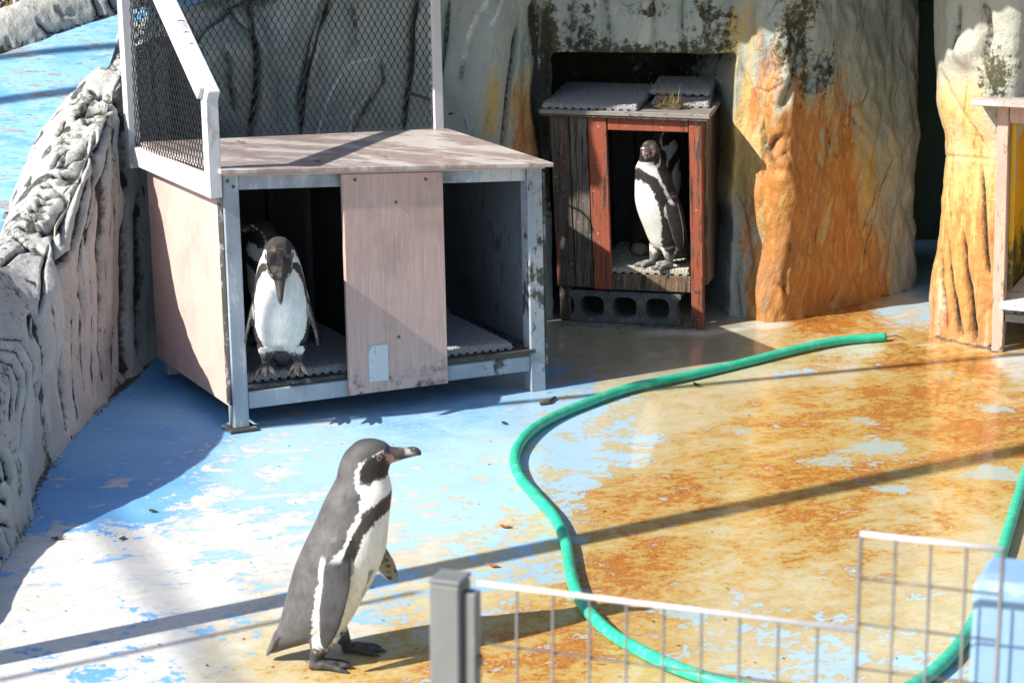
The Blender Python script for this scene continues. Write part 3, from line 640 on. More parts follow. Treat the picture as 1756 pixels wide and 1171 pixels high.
def paint_wall(V, px, py, v):
    X, Z = V[:, 0], V[:, 2]
    D = 0.05 * fbm(V, 1.8, 3, 2) + 0.02 * fbm(V * np.array([1, 1, .35]), 6, 3, 8) + 0.006 * fbm(V * np.array([1, 1, .5]), 24, 3, 4)
    gl = [([(447, 20), (442, 90), (436, 150), (428, 240)], 8, .07, .8), ([(318, 110), (345, 58), (395, 36), (436, 62), (441, 100)], 6, .05, .75), ([(385, 78), (396, 110), (393, 140), (402, 195)], 6, .04, .6), ([(350, 120), (356, 180), (350, 230)], 8, .03, .3),
          ([(566, -10), (543, 60), (531, 120), (521, 180), (512, 245)], 7, .06, .95), ([(556, 0), (528, 80), (519, 140), (510, 200)], 5, .03, .7), ([(478, 40), (472, 130), (478, 230)], 12, .02, .1),
          ([(716, -10), (706, 60), (701, 120), (690, 240)], 6, .05, .8), ([(770, 0), (757, 100), (747, 172)], 5, .04, .6), ([(655, 100), (658, 140), (630, 180), (602, 235)], 5, .03, .4),
          ([(888, 40), (876, 110), (866, 160), (853, 262)], 5, .045, .95), ([(905, 60), (903, 130), (898, 250)], 6, .02, .4), ([(926, -10), (926, 60), (928, 150), (931, 290)], 11, .06, .9), ([(943, 0), (941, 90), (938, 260)], 5, .03, .5),
          ([(985, -5), (982, 60)], 7, .02, .5), ([(1040, -5), (1044, 80)], 8, .025, .5), ([(1118, -5), (1128, 92)], 6, .02, .5), ([(1170, -5), (1175, 92)], 6, .02, .5), ([(1210, -5), (1215, 80)], 6, .02, .5),
          ([(1392, 50), (1356, 140), (1338, 190)], 6, .025, .55), ([(1412, 85), (1382, 165)], 5, .02, .6), ([(1428, 98), (1402, 160)], 4, .02, .55), ([(1497, 142), (1486, 185)], 2.5, .015, .7), ([(1536, 268), (1516, 330), (1478, 460)], 3, .015, .65), ([(1522, 190), (1508, 240), (1495, 300)], 2.5, .012, .5),
          ([(1515, 310), (1500, 350), (1478, 410)], 4, .012, .6), ([(1468, 250), (1446, 330), (1430, 420)], 3, .012, .3), ([(1440, 210), (1415, 290), (1395, 400)], 4, .014, .2), ([(1420, 330), (1395, 440), (1380, 530)], 5, .014, .15), ([(1545, 340), (1530, 420), (1515, 490)], 3, .01, .3),
          ([(1300, 150), (1322, 158), (1345, 140)], 2, .012, .3), ([(1330, 480), (1352, 505), (1340, 540)], 2.5, .010, .25), ([(1352, 400), (1340, 460), (1346, 520)], 3, .014, .12), ([(1300, 110), (1312, 200), (1318, 300)], 3, .012, .1),
          ([(1258, 330), (1284, 390), (1290, 480)], 6, .02, .1), ([(1275, 110), (1300, 180), (1320, 260)], 4, .015, .15), ([(1340, 230), (1322, 260), (1335, 300)], 5, .03, .2), ([(1262, 470), (1270, 540)], 4, .02, .2),
          ([(600, 0), (610, 70), (590, 105)], 9, .02, .15), ([(820, 0), (800, 80), (790, 150)], 12, .02, .1)]
    dep, dark = grooves(px, py, gl)
    D -= dep
    D += 0.13 * blob(px, py, 372, 160, 62, 130) + 0.06 * blob(px, py, 620, 180, 60, 110) + 0.05 * blob(px, py, 835, 120, 40, 160) + .05 * blob(px, py, 535, 120, 10, 160, 8)
    # knobbly spine of the pillar
    D += 0.03 * blob(px, py, 1338, 320, 26, 320) + .012 * blob(px, py, 1332, 515, 24, 26) + .05 * sstep(1270, 1330, px) * sstep(1400, 1350, px) * fbm(V * np.array([1, 1, .35]), 9, 4, 91)
    strk = fbm(np.stack([X * 1.0 + .55 * Z, V[:, 1] * 1.0, Z * .22], -1), 11, 3, 61)
    D += 0.02 * strk * sstep(1260, 1330, px)
    # top of the wall: round over on the left, added overhang elsewhere, above view, to shade the rock
    lft = sstep(-0.62, -0.95, X)
    D -= lft * 0.5 * sstep(.86, 1.0, v) ** 1.5
    shade_brow = (1 - lft) * .1
    D += shade_brow * sstep(1.42, 1.62, Z)
    # recess that holds the little house
    wob = 0.012 * fbm(V, 8, 2, 14)
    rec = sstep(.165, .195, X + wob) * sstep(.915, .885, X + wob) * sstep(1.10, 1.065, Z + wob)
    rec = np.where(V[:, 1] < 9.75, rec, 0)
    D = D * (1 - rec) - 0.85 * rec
    P = np.maximum
    orange = .8 * blob(px, py, 1322, 190, 45, 80) + .5 * blob(px, py, 1400, 230, 60, 120, 15) + 1.0 * blob(px, py, 900, 230, 38, 90) + .25 * blob(px, py, 820, 230, 40, 60) + .8 * blob(px, py, 1330, 330, 75, 210) + .75 * blob(px, py, 1400, 400, 90, 190, 12) + .65 * blob(px, py, 1350, 520, 110, 60) + .8 * blob(px, py, 1450, 450, 75, 120, 12) + .4 * blob(px, py, 1500, 520, 50, 40) + .35 * blob(px, py, 1290, 60, 45, 60)
    orange = orange * (1 - .8 * blob(px, py, 1262, 190, 26, 130)) 
    yellow = .75 * blob(px, py, 840, 190, 50, 90) + .85 * blob(px, py, 1265, 200, 45, 160) + .8 * blob(px, py, 1450, 500, 110, 70) + .5 * blob(px, py, 1280, 40, 50, 60) + .5 * blob(px, py, 905, 150, 25, 80) + 1.0 * blob(px, py, 1440, 350, 95, 200, 12) + .5 * blob(px, py, 1350, 300, 90, 220)
    algae_dark = .85 * blob(px, py, 938, 170, 16, 150) + .6 * blob(px, py, 1000, 60, 60, 50) + .6 * blob(px, py, 1110, 92, 160, 22) + .62 * blob(px, py, 1220, 50, 60, 60) + .72 * blob(px, py, 1366, 40, 34, 90, 20) + .62 * blob(px, py, 1402, 130, 44, 70, 28) + .35 * blob(px, py, 1450, 220, 30, 80, 25) + .4 * blob(px, py, 905, 60, 8, 60) + .25 * blob(px, py, 1490, 420, 40, 100, 15) + .5 * blob(px, py, 945, 300, 20, 120) + .35 * blob(px, py, 1270, 430, 12, 130)  # last blob: narrow dark strip beside the house
    algae_dark = algae_dark + .3 * sstep(.03, 0.0, Z) + .2 * blob(px, py, 1540, 500, 40, 20) 
    algae_dark = algae_dark + rec * .9 + .25 * sstep(-1.35, -1.6, X)  # recess blackened whole to deepen its shade; left end darker too
    stn = fbm(np.stack([X - .2 * Z, V[:, 1], Z * .14], -1), 7, 4, 95); stf = fbm(np.stack([X - .2 * Z, V[:, 1], Z * .10], -1), 22, 3, 96)
    orange = orange * np.clip(.86 + 1.0 * stn + .7 * stf, .15, 1.15); yellow = yellow * np.clip(.8 - .6 * stf, .2, 1.2)
    lns = np.exp(-(fbm(np.stack([X - .22 * Z, V[:, 1], Z * .16], -1), 6, 3, 97) / .018) ** 2) * sstep(-.1, .2, fbm(V, 3, 2, 98)) * sstep(1240, 1300, px)
    dark = np.maximum(dark, .5 * lns); D = D - .008 * lns * (1 - rec)
    algae_dark = algae_dark + .5 * blob(px, py, 1100, 30, 170, 40) * (fbm(V, 5, 2, 33) > -.1) + .4 * blob(px, py, 945, 120, 14, 200) + .28 * blob(px, py, 1400, 300, 70, 220, 14) * sstep(.1, .4, fbm(np.stack([X - .23 * Z, V[:, 1], Z * .15], -1), 14, 3, 90))
    pale = np.zeros(len(V))  # white lines, plus glossy highlights painted into the upper rock
    for poly, wd, am in (([(645, 96), (600, 108), (572, 150), (552, 200), (545, 232)], 3, .9), ([(652, 110), (654, 140), (640, 165)], 3, .7), ([(630, 165), (605, 195), (602, 230)], 3, .8), ([(548, 60), (540, 110), (528, 170), (522, 225)], 5, .5), ([(400, 60), (412, 110), (404, 180)], 8, .5), ([(480, 40), (490, 70), (470, 110)], 9, .45), ([(690, 20), (680, 100)], 8, .3), ([(862, 150), (850, 262)], 4, .8), ([(932, 20), (934, 120)], 4, .5), ([(830, 0), (805, 60), (795, 110)], 10, .6), ([(860, 0), (835, 40)], 8, .6), ([(1315, 470), (1330, 520)], 16, .35)):
        d, al = line_dist(px, py, poly); pale = np.maximum(pale, am * np.exp(-(d / wd) ** 2))
    pale = pale * (1 - rec)
    return D, dict(orange=orange * (1 - rec), yellow=yellow * (1 - rec), algae_dark=algae_dark, crease=np.maximum(dark * (1 - rec), 0), pale=pale), np.zeros(len(V))

PLAN = [(-1.95, 10.6), (-1.72, 9.9), (-1.52, 9.5), (-1.36, 9.36), (-1.15, 9.34), (-.8, 9.4), (-.45, 9.38), (-.2, 9.32), (.0, 9.42), (.12, 9.5), (.25, 9.52), (.55, 9.5), (.8, 9.5), (.925, 9.52), (1.02, 9.46), (1.108, 9.42), (1.2, 9.49), (1.45, 9.72), (1.65, 9.91), (1.735, 10.0), (1.765, 10.1), (1.76, 10.4), (1.74, 10.9)]
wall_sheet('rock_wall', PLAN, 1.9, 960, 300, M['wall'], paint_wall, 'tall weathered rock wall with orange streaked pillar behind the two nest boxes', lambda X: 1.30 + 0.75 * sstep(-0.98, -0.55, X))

def paint_pillar(V, px, py, v):
    X, Z = V[:, 0], V[:, 2]
    D = 0.025 * fbm(V, 2.2, 3, 12) + 0.012 * fbm(V * np.array([1, 1, .3]), 8, 3, 18) + 0.004 * fbm(V, 26, 2, 4)
    gl = [([(1611, 262), (1616, 320), (1624, 385)], 2.5, .02, .75), ([(1679, 280), (1690, 400), (1696, 475)], 3.5, .035, .95), ([(1650, 400), (1660, 500), (1669, 592)], 4, .045, 1.0), ([(1616, 398), (1628, 480), (1641, 580)], 3, .03, .9), ([(1634, 505), (1646, 584)], 3, .03, .8), ([(1604, 430), (1612, 510), (1618, 570)], 4, .04, .9), ([(1641, 278), (1650, 380)], 2.5, .012, .25),
          ([(1608, 268), (1660, 272), (1720, 278)], 3, .007, .03), ([(1655, 0), (1650, 50), (1640, 90)], 6, .03, .4), ([(1690, 0), (1700, 60), (1692, 110)], 8, .04, .5), ([(1620, 120), (1650, 190), (1690, 260)], 5, .012, .12)]
    dep, dark = grooves(px, py, gl, 2.1)
    D -= dep
    D += .05 * blob(px, py, 1664, 92, 16, 22) + .03 * sstep(.78, .95, Z) 
    D += 0.08 * sstep(1.40, 1.60, Z)
    D -= .03 * blob(px, py, 1604, 330, 10, 120)
    orange = .9 * blob(px, py, 1660, 460, 90, 170) + .45 * blob(px, py, 1650, 570, 80, 40) + .25 * blob(px, py, 1640, 230, 60, 60)
    yellow = .95 * blob(px, py, 1650, 380, 90, 230) + .3 * blob(px, py, 1650, 170, 60, 60)
    algae_dark = .75 * blob(px, py, 1712, 130, 34, 60, 20) + .5 * blob(px, py, 1720, 250, 14, 90) + .6 * blob(px, py, 1705, 585, 16, 30) + .4 * sstep(.03, 0, Z) + .3 * blob(px, py, 1690, 60, 30, 60) + .25 * blob(px, py, 1612, 80, 8, 100)
    pale = .4 * blob(px, py, 1664, 100, 12, 16) + .4 * blob(px, py, 1705, 560, 8, 30) + .3 * blob(px, py, 1608, 560, 5, 40)
    return D, dict(orange=orange, yellow=yellow, algae_dark=algae_dark, crease=dark, pale=pale), np.zeros(len(V))
wall_sheet('rock_pillar', [(2.2, 11.0), (1.97, 10.2), (1.80, 9.6), (1.715, 9.3), (1.725, 9.16), (1.80, 9.05), (1.88, 8.97), (1.94, 8.97), (2.0, 9.12), (2.06, 9.6), (2.2, 9.95), (3.2, 10.2), (4.2, 10.3)], 1.9, 900, 300, M['pillar'], paint_pillar, 'yellow orange rock pillar with dark vertical cracks right of the dark doorway')

# added sheet roof, unseen; its edge is shaped to shade the upper rock
ct = thing('added_sunshade', 'added grey corrugated sheet out of view, put in to shade the upper rock wall', 'added_sunshade', (-.8, 9.6, 1.98))
nx_, ny_ = 260, 8
X_, Y_ = np.meshgrid(np.linspace(-2.45, 4.2, nx_), np.linspace(0, 1, ny_))
fe = np.interp(X_, (-2.45, -1.2, -1.0, -.6, -.05, .25, .72, 4.2), (8.38, 8.40, 8.57, 8.66, 8.90, 8.84, 8.55, 7.9))
Yv = fe + (11.2 - fe) * Y_
Zv = 2.03 + .03 * (Yv - 8.6) + .012 * np.sin(X_ * 78)
Vc = np.stack([X_.ravel(), Yv.ravel(), Zv.ravel()], -1)
V2_ = np.vstack([Vc, Vc - np.array([0, 0, .006])])
grid_mesh('corrugated_sheet', Vc, ny_, nx_, M['pole'], parent=ct)
MB().bar((-2.45, 8.98, 1.99), (.75, 8.98, 1.99), .05, .05).build('beam', M['pole'], ct, .003)
for x_ in (-2.3, -.6, 1.4, 3.6):
    MB().bar((x_, 9.02, 1.99), (x_, 11.2, 2.05), .05, .05).build('rafter', M['pole'], ct, .003)

# dark door in the gap between the rocks
dt = thing('door', 'dark teal door set deep in the gap between the rock pillars', 'door', (2.0, 10.6, 0))
MB().box(1.5, 2.5, 10.6, 10.64, 0.10, 2.2).build('door_panel', M['teal'], dt, 0.004)
mb = MB(); mb.box(1.5, 2.5, 10.585, 10.6, 0.135, 0.155); mb.build('bottom_rail', M['teal'], dt, 0.003)
for z in (1.15, 1.9):
    MB().box(1.5, 2.5, 10.588, 10.6, z, z + .05).build('rail', M['teal'], dt, 0.003)
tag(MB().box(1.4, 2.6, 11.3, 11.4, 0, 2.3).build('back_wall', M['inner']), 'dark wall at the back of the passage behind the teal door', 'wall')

# ------------------------------------------------------------------ blue ramp, kerb, hedge and railing beyond it
RAMP = lambda X, Y: 0.46 + 0.35 * (Y - 7.8) + 0.02 * (X + 2)
nx, ny = 120, 90
xs = np.linspace(-5.5, -0.45, nx); ys = np.linspace(6.4, 11.0, ny); X, Y = np.meshgrid(xs, ys)
Vr = np.stack([X.ravel(), Y.ravel(), RAMP(X, Y).ravel()], -1); Vr[:, 2] += 0.02 * fbm(Vr, 1.3, 3, 3) - .05 * sstep(-1.5, -1.2, Vr[:, 0]) * 0
def ramp_hit(x, y):
    d = ray(x, y); lo, hi = 3.0, 40.0
    for _ in range(60):
        t = (lo + hi) / 2; p = C0 + d * t
        if p[2] > RAMP(p[0], p[1]): lo = t
        else: hi = t
    return C0 + d * lo
KERB = ((-420, 225), (-260, 180), (-120, 134), (0, 93), (60, 75), (110, 57), (160, 39), (215, 20), (290, 0), (380, -22), (520, -55))
rp = grid_mesh('ramp', Vr, ny, nx, M['ramp'])
bm = bmesh.new(); bm.from_mesh(rp.data); bm.verts.ensure_lookup_table()
lim = lambda y: np.interp(y, (6.4, 7.8, 8.4, 8.8, 9.2, 9.62, 9.66), (-1.97, -1.87, -1.8, -1.68, -1.55, -1.62, 0))
kp = np.array([ramp_hit(x, y)[:2] for x, y in KERB])
bmesh.ops.delete(bm, geom=[v for v in bm.verts if v.co.x > lim(v.co.y) or v.co.y > np.interp(v.co.x, kp[:, 0], kp[:, 1]) + .06], context='VERTS'); bm.to_mesh(rp.data); bm.free()
tag(rp, kind='structure')

def make_kerb():
    pts = [ramp_hit(x, y) for x, y in KERB]
    c = catmull(pts, 300); nu, nv = 300, 60; V = []
    for i in range(nu):
        t = c[min(i + 1, nu - 1)] - c[max(i - 1, 0)]; t /= np.linalg.norm(t)
        a = np.array([t[1], -t[0], 0]); a /= np.linalg.norm(a); b = np.cross(a, t); b = b if b[2] > 0 else -b
        for q in np.linspace(-.25 * math.pi, 1.2 * math.pi, nv):
            V.append(c[i] - a * .10 + a * .10 * math.cos(q) + b * (.165 * math.sin(q) + .0))
    V = np.array(V); n = grid_normals(V, nu, nv)
    cen = np.repeat(c, nv, 0)
    if ((V - cen) * n).sum() < 0: n = -n
    px, py = proj(V)
    D = .022 * fbm(V, 4, 3, 2) + .006 * fbm(V, 25, 3, 3)
    dep, dark = grooves(px, py, [([(64, 35), (80, 50), (96, 65)], 4, .03, .9), ([(161, -5), (170, 18), (172, 32)], 5, .04, .95), ([(190, -5), (196, 10), (202, 20)], 6, .05, .95), ([(10, 66), (18, 84)], 3, .02, .6), ([(95, 12), (112, 26), (130, 22)], 5, .02, .5)])
    foot = sstep(.055, .0, V[:, 2] - RAMP(V[:, 0], V[:, 1]))
    al = .55 * foot + .35 * sstep(.0, .35, fbm(V, 6, 3, 40)) + .3
    o = grid_mesh('kerb_ridge', V + n * (D - dep)[:, None], nu, nv, M['ridge'], dict(orange=0 * D, yellow=0 * D, algae_dark=al * .8, crease=dark, pale=0 * D))
    tag(o, 'rounded grey rock kerb along the far edge of the blue ramp', 'rock kerb')
make_kerb()

ft = thing('railing', 'white metal railing behind the rock kerb at the top left', 'railing', (-2.4, 10.6, 0))
for x in (-60, 26, 64, 100, 140):
    p = atY(x, 10, 10.55)
    MB().tube([(p[0], p[1], 0.5), (p[0], p[1], 1.75)], 0.0085, 10).build('post', M['white_metal'], ft, 0, True)
pa = atY(-60, 10, 10.55)[0]; pb_ = atY(140, 10, 10.55)[0]
for z in (0.55, 1.74):
    MB().tube([(pa, 10.55, z), (pb_, 10.55, z)], 0.014, 10).build('rail', M['white_metal'], ft, 0, True)

def make_shrub(x, y, label, hh, seed, r=.55):
    t = thing('shrub', label, 'shrub', (x, y, 0), 'shrubs beyond the railing')
    rs = np.random.RandomState(seed)
    mb = MB()
    for k in range(7):
        a = rs.uniform(0, 6.28); q = rs.uniform(.1, r * .8)
        mb.tube([(x + .05 * math.cos(a), y + .05 * math.sin(a), 0), (x + q * .5 * math.cos(a), y + q * .5 * math.sin(a), hh * .5), (x + q * math.cos(a), y + q * math.sin(a), hh * .92)], [.016, .01, .004], 5)
    mb.build('stem', M['bark'], t)
    nl = 5200
    cen = rs.normal(size=(nl, 3)); cen /= np.linalg.norm(cen, axis=1)[:, None]
    cl = rs.normal(size=(60, 3)); cl /= np.linalg.norm(cl, axis=1)[:, None]
    rad = rs.uniform(.55, 1.05, (nl, 1)) ** .5
    P = cen * rad * np.array([r, r, hh * .5]) + np.array([x, y, hh * .52])
    P += .10 * np.stack([fbm(P, 4, 2, s + seed) for s in (1, 2, 3)], -1)
    keep = fbm(P, 5, 2, seed) > -.22; P = P[keep]
    me_v = []; me_f = []
    for i, p in enumerate(P):
        a = rs.normal(size=3); a /= np.linalg.norm(a); b = np.cross(a, rs.normal(size=3)); b /= np.linalg.norm(b)
        L = rs.uniform(.022, .045); wd = L * .42; k = len(me_v)
        me_v += [tuple(p), tuple(p + a * L * .5 + b * wd), tuple(p + a * L), tuple(p + a * L * .5 - b * wd)]; me_f.append((k, k + 1, k + 2, k + 3))
    MB().add(me_v, me_f).build('foliage', M['shrub'], t, kind='stuff')
for i, (x, y, hh, lab) in enumerate(((-3.55, 12.0, 1.4, 'reddish green shrub beyond the railing, leftmost'), (-2.85, 12.3, 1.45, 'yellow green shrub between the two white railing posts'), (-2.15, 12.1, 1.4, 'green shrub beyond the railing, rightmost of the row'))):
    make_shrub(x, y, lab, hh, 11 + i)

# ------------------------------------------------------------------ frames of reference for leaning boxes
class Frame:
    def __init__(s, O, u, hs=(1, 1, 1, 1), W=1, D=1, lean=0.0, lean2=None):
        s.O = np.array(O, float); s.u = np.array([u[0], u[1], 0]) / math.hypot(u[0], u[1]); s.v = np.array([-s.u[1], s.u[0], 0])
        s.hs = hs; s.W = W; s.D = D; s.l = lean; s.l2 = lean if lean2 is None else lean2
    def P(s, a, b, z):
        fa, fb = a / s.W, b / s.D
        k = (s.hs[0] * (1 - fa) + s.hs[1] * fa) * (1 - fb) + (s.hs[3] * (1 - fa) + s.hs[2] * fa) * fb
        ln = s.l * (1 - fa) + s.l2 * fa
        return s.O + s.u * (a + ln * z) + s.v * b + np.array([0, 0, z * k])
    def box(s, mb, a0, a1, b0, b1, z0, z1):
        return mb.hexa([s.P(a0, b0, z0), s.P(a1, b0, z0), s.P(a1, b1, z0), s.P(a0, b1, z0), s.P(a0, b0, z1), s.P(a1, b0, z1), s.P(a1, b1, z1), s.P(a0, b1, z1)])
    def part(s, name, mat, parent, a0, a1, b0, b1, z0, z1, bevel=.003, **k):
        mb = MB(); s.box(mb, a0, a1, b0, b1, z0, z1); return mb.build(name, mat, parent, bevel, **k)

# ------------------------------------------------------------------ pink nest box
FL = G(413, 738); FR = G(932, 668)
W = float(np.linalg.norm(FR - FL)); D = 0.83
B = Frame(FL, FR - FL, (1.02, 0.945, 0.945, 0.985), W, D, -0.018, -0.022)      # z is given for a box .9 m high
TOP = 0.885
bx = thing('nest_box', 'big pink and grey plywood nest box on legs with two openings', 'nest box', FL)
pw = .052
def post(a0, a1, b0, b1, lab=None):
    return B.part('leg', M['grey_wood'], bx, a0, a1, b0, b1, 0.012, TOP, label=lab)
post(-.026, .030, -.01, .045)
B.part('leg', M['grey_mouldy'], bx, W - .055, W + .005, -.01, .05, 0.0, TOP, label='leg with black mould along its outer edge')
post(0, .05, D - .05, D); post(W - .05, W, D - .05, D)
B.part('foot_plate', M['sill'], bx, -.05, .055, -.035, .06, 0.0, .012)
B.part('mould_edge', M['sill'], bx, W + .007, W + .020, -.004, .5, .10, TOP - .02)
B.part('top_rail', M['grey_wood'], bx, .032, W - .057, -.004, .04, TOP - .052, TOP - .002)
B.part('bottom_rail', M['grey_wood'], bx, .032, .44, -.008, .035, .075, .135)
B.part('bottom_rail', M['grey_mouldy'], bx, .76, W - .057, -.008, .035, .085, .145, label='bottom rail black with mould')
B.part('sill_board', M['sill'], bx, .032, .42, .002, .10, .137, .155)
B.part('sill_board', M['sill'], bx, .765, W - .035, -.014, .10, .147, .172)
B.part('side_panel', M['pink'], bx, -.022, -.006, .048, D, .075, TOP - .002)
B.part('edge_strip', M['sill'], bx, -.031, -.027, .0, .046, .09, TOP - .01)
B.part('side_panel', M['inner_grey'], bx, W - .012, W + .004, .053, D - .002, .10, TOP - .002)
B.part('inner_panel', M['inner_grey'], bx, W - .03, W - .015, .053, D - .055, .17, TOP - .004)
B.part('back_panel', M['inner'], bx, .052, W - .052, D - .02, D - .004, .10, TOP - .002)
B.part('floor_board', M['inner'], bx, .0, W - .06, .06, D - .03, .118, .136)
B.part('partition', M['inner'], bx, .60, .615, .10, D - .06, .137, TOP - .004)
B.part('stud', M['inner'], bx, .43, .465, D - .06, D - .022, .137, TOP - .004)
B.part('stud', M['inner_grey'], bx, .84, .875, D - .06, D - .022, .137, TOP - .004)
B.part('roof_board', M['roof'], bx, -.045, W + .035, -.045, D + .02, TOP + .006, TOP + .022, bevel=.002)
B.part('roof_rail', M['pink'], bx, -.03, W + .005, -.035, .03, TOP - .001, TOP + .005, bevel=.001)
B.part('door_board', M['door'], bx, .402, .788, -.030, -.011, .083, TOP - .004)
B.part('tape_patch', M['tape'], bx, .478, .553, -.0325, -.0305, .125, .258, bevel=0)
for a, z in ((.45, .86), (.72, .855), (.602, .775), (.597, .28), (.445, .085)):
    c = B.P(a, -.031, z); mb = MB(); mb.tube([c - B.v * .003, c + B.v * .002], .0055, 8); mb.build('screw', M['screw'], bx)
for a, z in ((-.01, .865), (.01, .845)):
    c = B.P(a, -.011, z); mb = MB(); mb.tube([c - B.v * .003, c + B.v * .002], .006, 8); mb.build('screw', M['screw'], bx)

# rubber mats: studded sheet over a row of square tabs
def make_mat(label, fr, a0, a1, b0, b1, z, mat, seed=1, front_tabs=True, th=.022, rot=0.0, rise=0.0, group='rubber floor mats'):
    base = fr.P((a0 + a1) / 2, (b0 + b1) / 2, z)
    t = thing('rubber_mat', label, 'mat', base, group)
    rs = np.random.RandomState(seed)
    na = int((a1 - a0) / .0065); nb = int((b1 - b0) / .0065); V = []
    ca, cb = (a0 + a1) / 2, (b0 + b1) / 2; cr, sr = math.cos(rot), math.sin(rot)
    def Q(a, b, zz):
        da, db = a - ca, b - cb
        return fr.P(ca + da * cr - db * sr, cb + da * sr + db * cr, zz + rise * max(0, (b - b0) / (b1 - b0)) ** 1.3)
    for i in range(nb):
        for j in range(na):
            e = (i in (0, nb - 1)) or (j in (0, na - 1))
            hgt = z + th * .55 if e else z + th * (1.0 + (.26 if (i + j) % 2 else -.10) + rs.uniform(-.12, .12))
            V.append(Q(a0 + (a1 - a0) * j / (na - 1), b0 + (b1 - b0) * i / (nb - 1), hgt))
    grid_mesh('studded_sheet', np.array(V), nb, na, mat, parent=t, smooth=False)
    MB().hexa([Q(a0, b0, z + th * .35), Q(a1, b0, z + th * .35), Q(a1, b1, z + th * .35), Q(a0, b1, z + th * .35), Q(a0, b0, z + th * .62), Q(a1, b0, z + th * .62), Q(a1, b1, z + th * .62), Q(a0, b1, z + th * .62)]).build('backing', mat, t)
    k = int((a1 - a0) / .031)
    for i in range(k):
        x = a0 + (a1 - a0) * (i + .5) / k
        MB().hexa([Q(x - .009, b0 - .001, z + .0005), Q(x + .009, b0 - .001, z + .0005), Q(x + .009, b0 + .02, z + .0005), Q(x - .009, b0 + .02, z + .0005), Q(x - .009, b0 - .001, z + th * .4), Q(x + .009, b0 - .001, z + th * .4), Q(x + .009, b0 + .02, z + th * .4), Q(x - .009, b0 + .02, z + th * .4)]).build('tab', mat, t)
    kb = int((b1 - b0) / .05)
    for i in range(kb):
        y = b0 + .03 + (b1 - b0 - .04) * (i + .5) / kb
        for x in (a0 + .006, a1 - .006):
            MB().hexa([Q(x - .007, y - .009, z + .0005), Q(x + .007, y - .009, z + .0005), Q(x + .007, y + .009, z + .0005), Q(x - .007, y + .009, z + .0005), Q(x - .007, y - .009, z + th * .4), Q(x + .007, y - .009, z + th * .4), Q(x + .007, y + .009, z + th * .4), Q(x - .007, y + .009, z + th * .4)]).build('tab', mat, t)
make_mat('grey studded rubber mat under the penguin in the pink nest box', B, .035, .585, .03, .74, .156, M['mat'], 1)
make_mat('grey studded rubber mat in the empty right opening of the nest box', B, .64, 1.075, .015, .73, .173, M['mat'], 2)

# wire cage standing on the nest box roof
RZ = TOP + .024
cg = thing('mesh_fence', 'white wooden fence frame with black netting on the nest box roof', 'fence', B.P(0, D, RZ))
def netting(parent, P00, PU, PV, nu, nv, r=.0017, clip=None, name='netting'):
    """hexagon-like plastic net: zig-zag strands that touch at their corners. P00 + PU*s + PV*t"""
    mb = MB(); P00 = np.array(P00); nrm = np.cross(PU, PV); nrm = nrm / np.linalg.norm(nrm)
    LU = np.linalg.norm(PU); LV = np.linalg.norm(PV); eu = PU / LU; ev = PV / LV
    cu = LU / nu; cv = LV / nv
    for j in range(nv + 1):
        line = []
        for i in range(nu * 2 + 1):
            # hexagons: short vertical sides between slanted ones
            up = ((i // 1) % 2 == 0) ^ (j % 2 == 0)
            q = (j + (.36 if up else -.36)) * cv
            x = i * cu / 2
            line.append((x, q))
        run = []
        for x, q in line:
            ok = 0 <= q <= LV and (clip is None or clip(x / LU, q / LV))
            if ok: run.append(P00 + eu * x + ev * q)
            else:
                if len(run) > 1: mb.tube(run, r, 4, False)
                run = []
        if len(run) > 1: mb.tube(run, r, 4, False)
        # the short joins
        for i in range(nu * 2 + 1):
            if ((i % 2 == 0) ^ (j % 2 == 0)):
                q0 = (j + .36) * cv; q1 = (j + 1 - .36) * cv
                if q1 <= LV and (clip is None or clip(i / (2 * nu), q1 / LV)):
                    x = i * cu / 2
                    mb.tube([P00 + eu * x + ev * q0, P00 + eu * x + ev * q1], r * 1.25, 4, False)
    return mb.build(name, M['net'], parent, kind='stuff')
# side frame on the left edge, seen at a slant
sa = -.055
def SP(b, z): return B.P(sa, b, z)
HT = .62
def bar(name, p, q, wx, wy, parent=cg, up=(0, 0, 1), mat='white_wood', bevel=.003, **k):
    return MB().bar(p, q, wx, wy, up).build(name, M[mat], parent, bevel, **k)
zs = TOP - .055
bar('post', SP(.005, zs - .02), SP(.005, TOP + .275), .045, .05, up=B.v)
bar('post', SP(D + .04, zs - .02), SP(D + .04, TOP + HT + .22), .045, .05, up=B.v)
bar('bottom_rail', SP(.035, zs + .012), SP(D + .01, zs + .03), .040, .068)
bar('top_rail', SP(-.035, TOP + .262), SP(D - .02, TOP + .262 + .62), .045, .042)
bar('top_rail', B.P(sa - .03, -.0, TOP + .268), B.P(sa - .03, D - .02, TOP + .262 + .63), .02, .05)
for b in (.14, .19, .24, .5):
    z = TOP + .262 + .62 * (b + .035) / (D + .015); c = SP(b, z); mb = MB()
    mb.tube([c + B.u * .036 * math.cos(q) + np.array([0, 0, .034 * math.sin(q)]) + B.v * .02 * math.sin(q * 1.0) for q in np.linspace(0, 2 * math.pi, 13)], .0022, 5); mb.build('wire_tie', M['net'], cg)
s0, s1 = SP(.03, zs + .05), SP(D + .015, zs + .05)
netting(cg, s0, s1 - s0, np.array([0, 0, .95]), 28, 40, .0017, lambda s, t: t * .95 < .30 + .62 * s, 'side_netting')
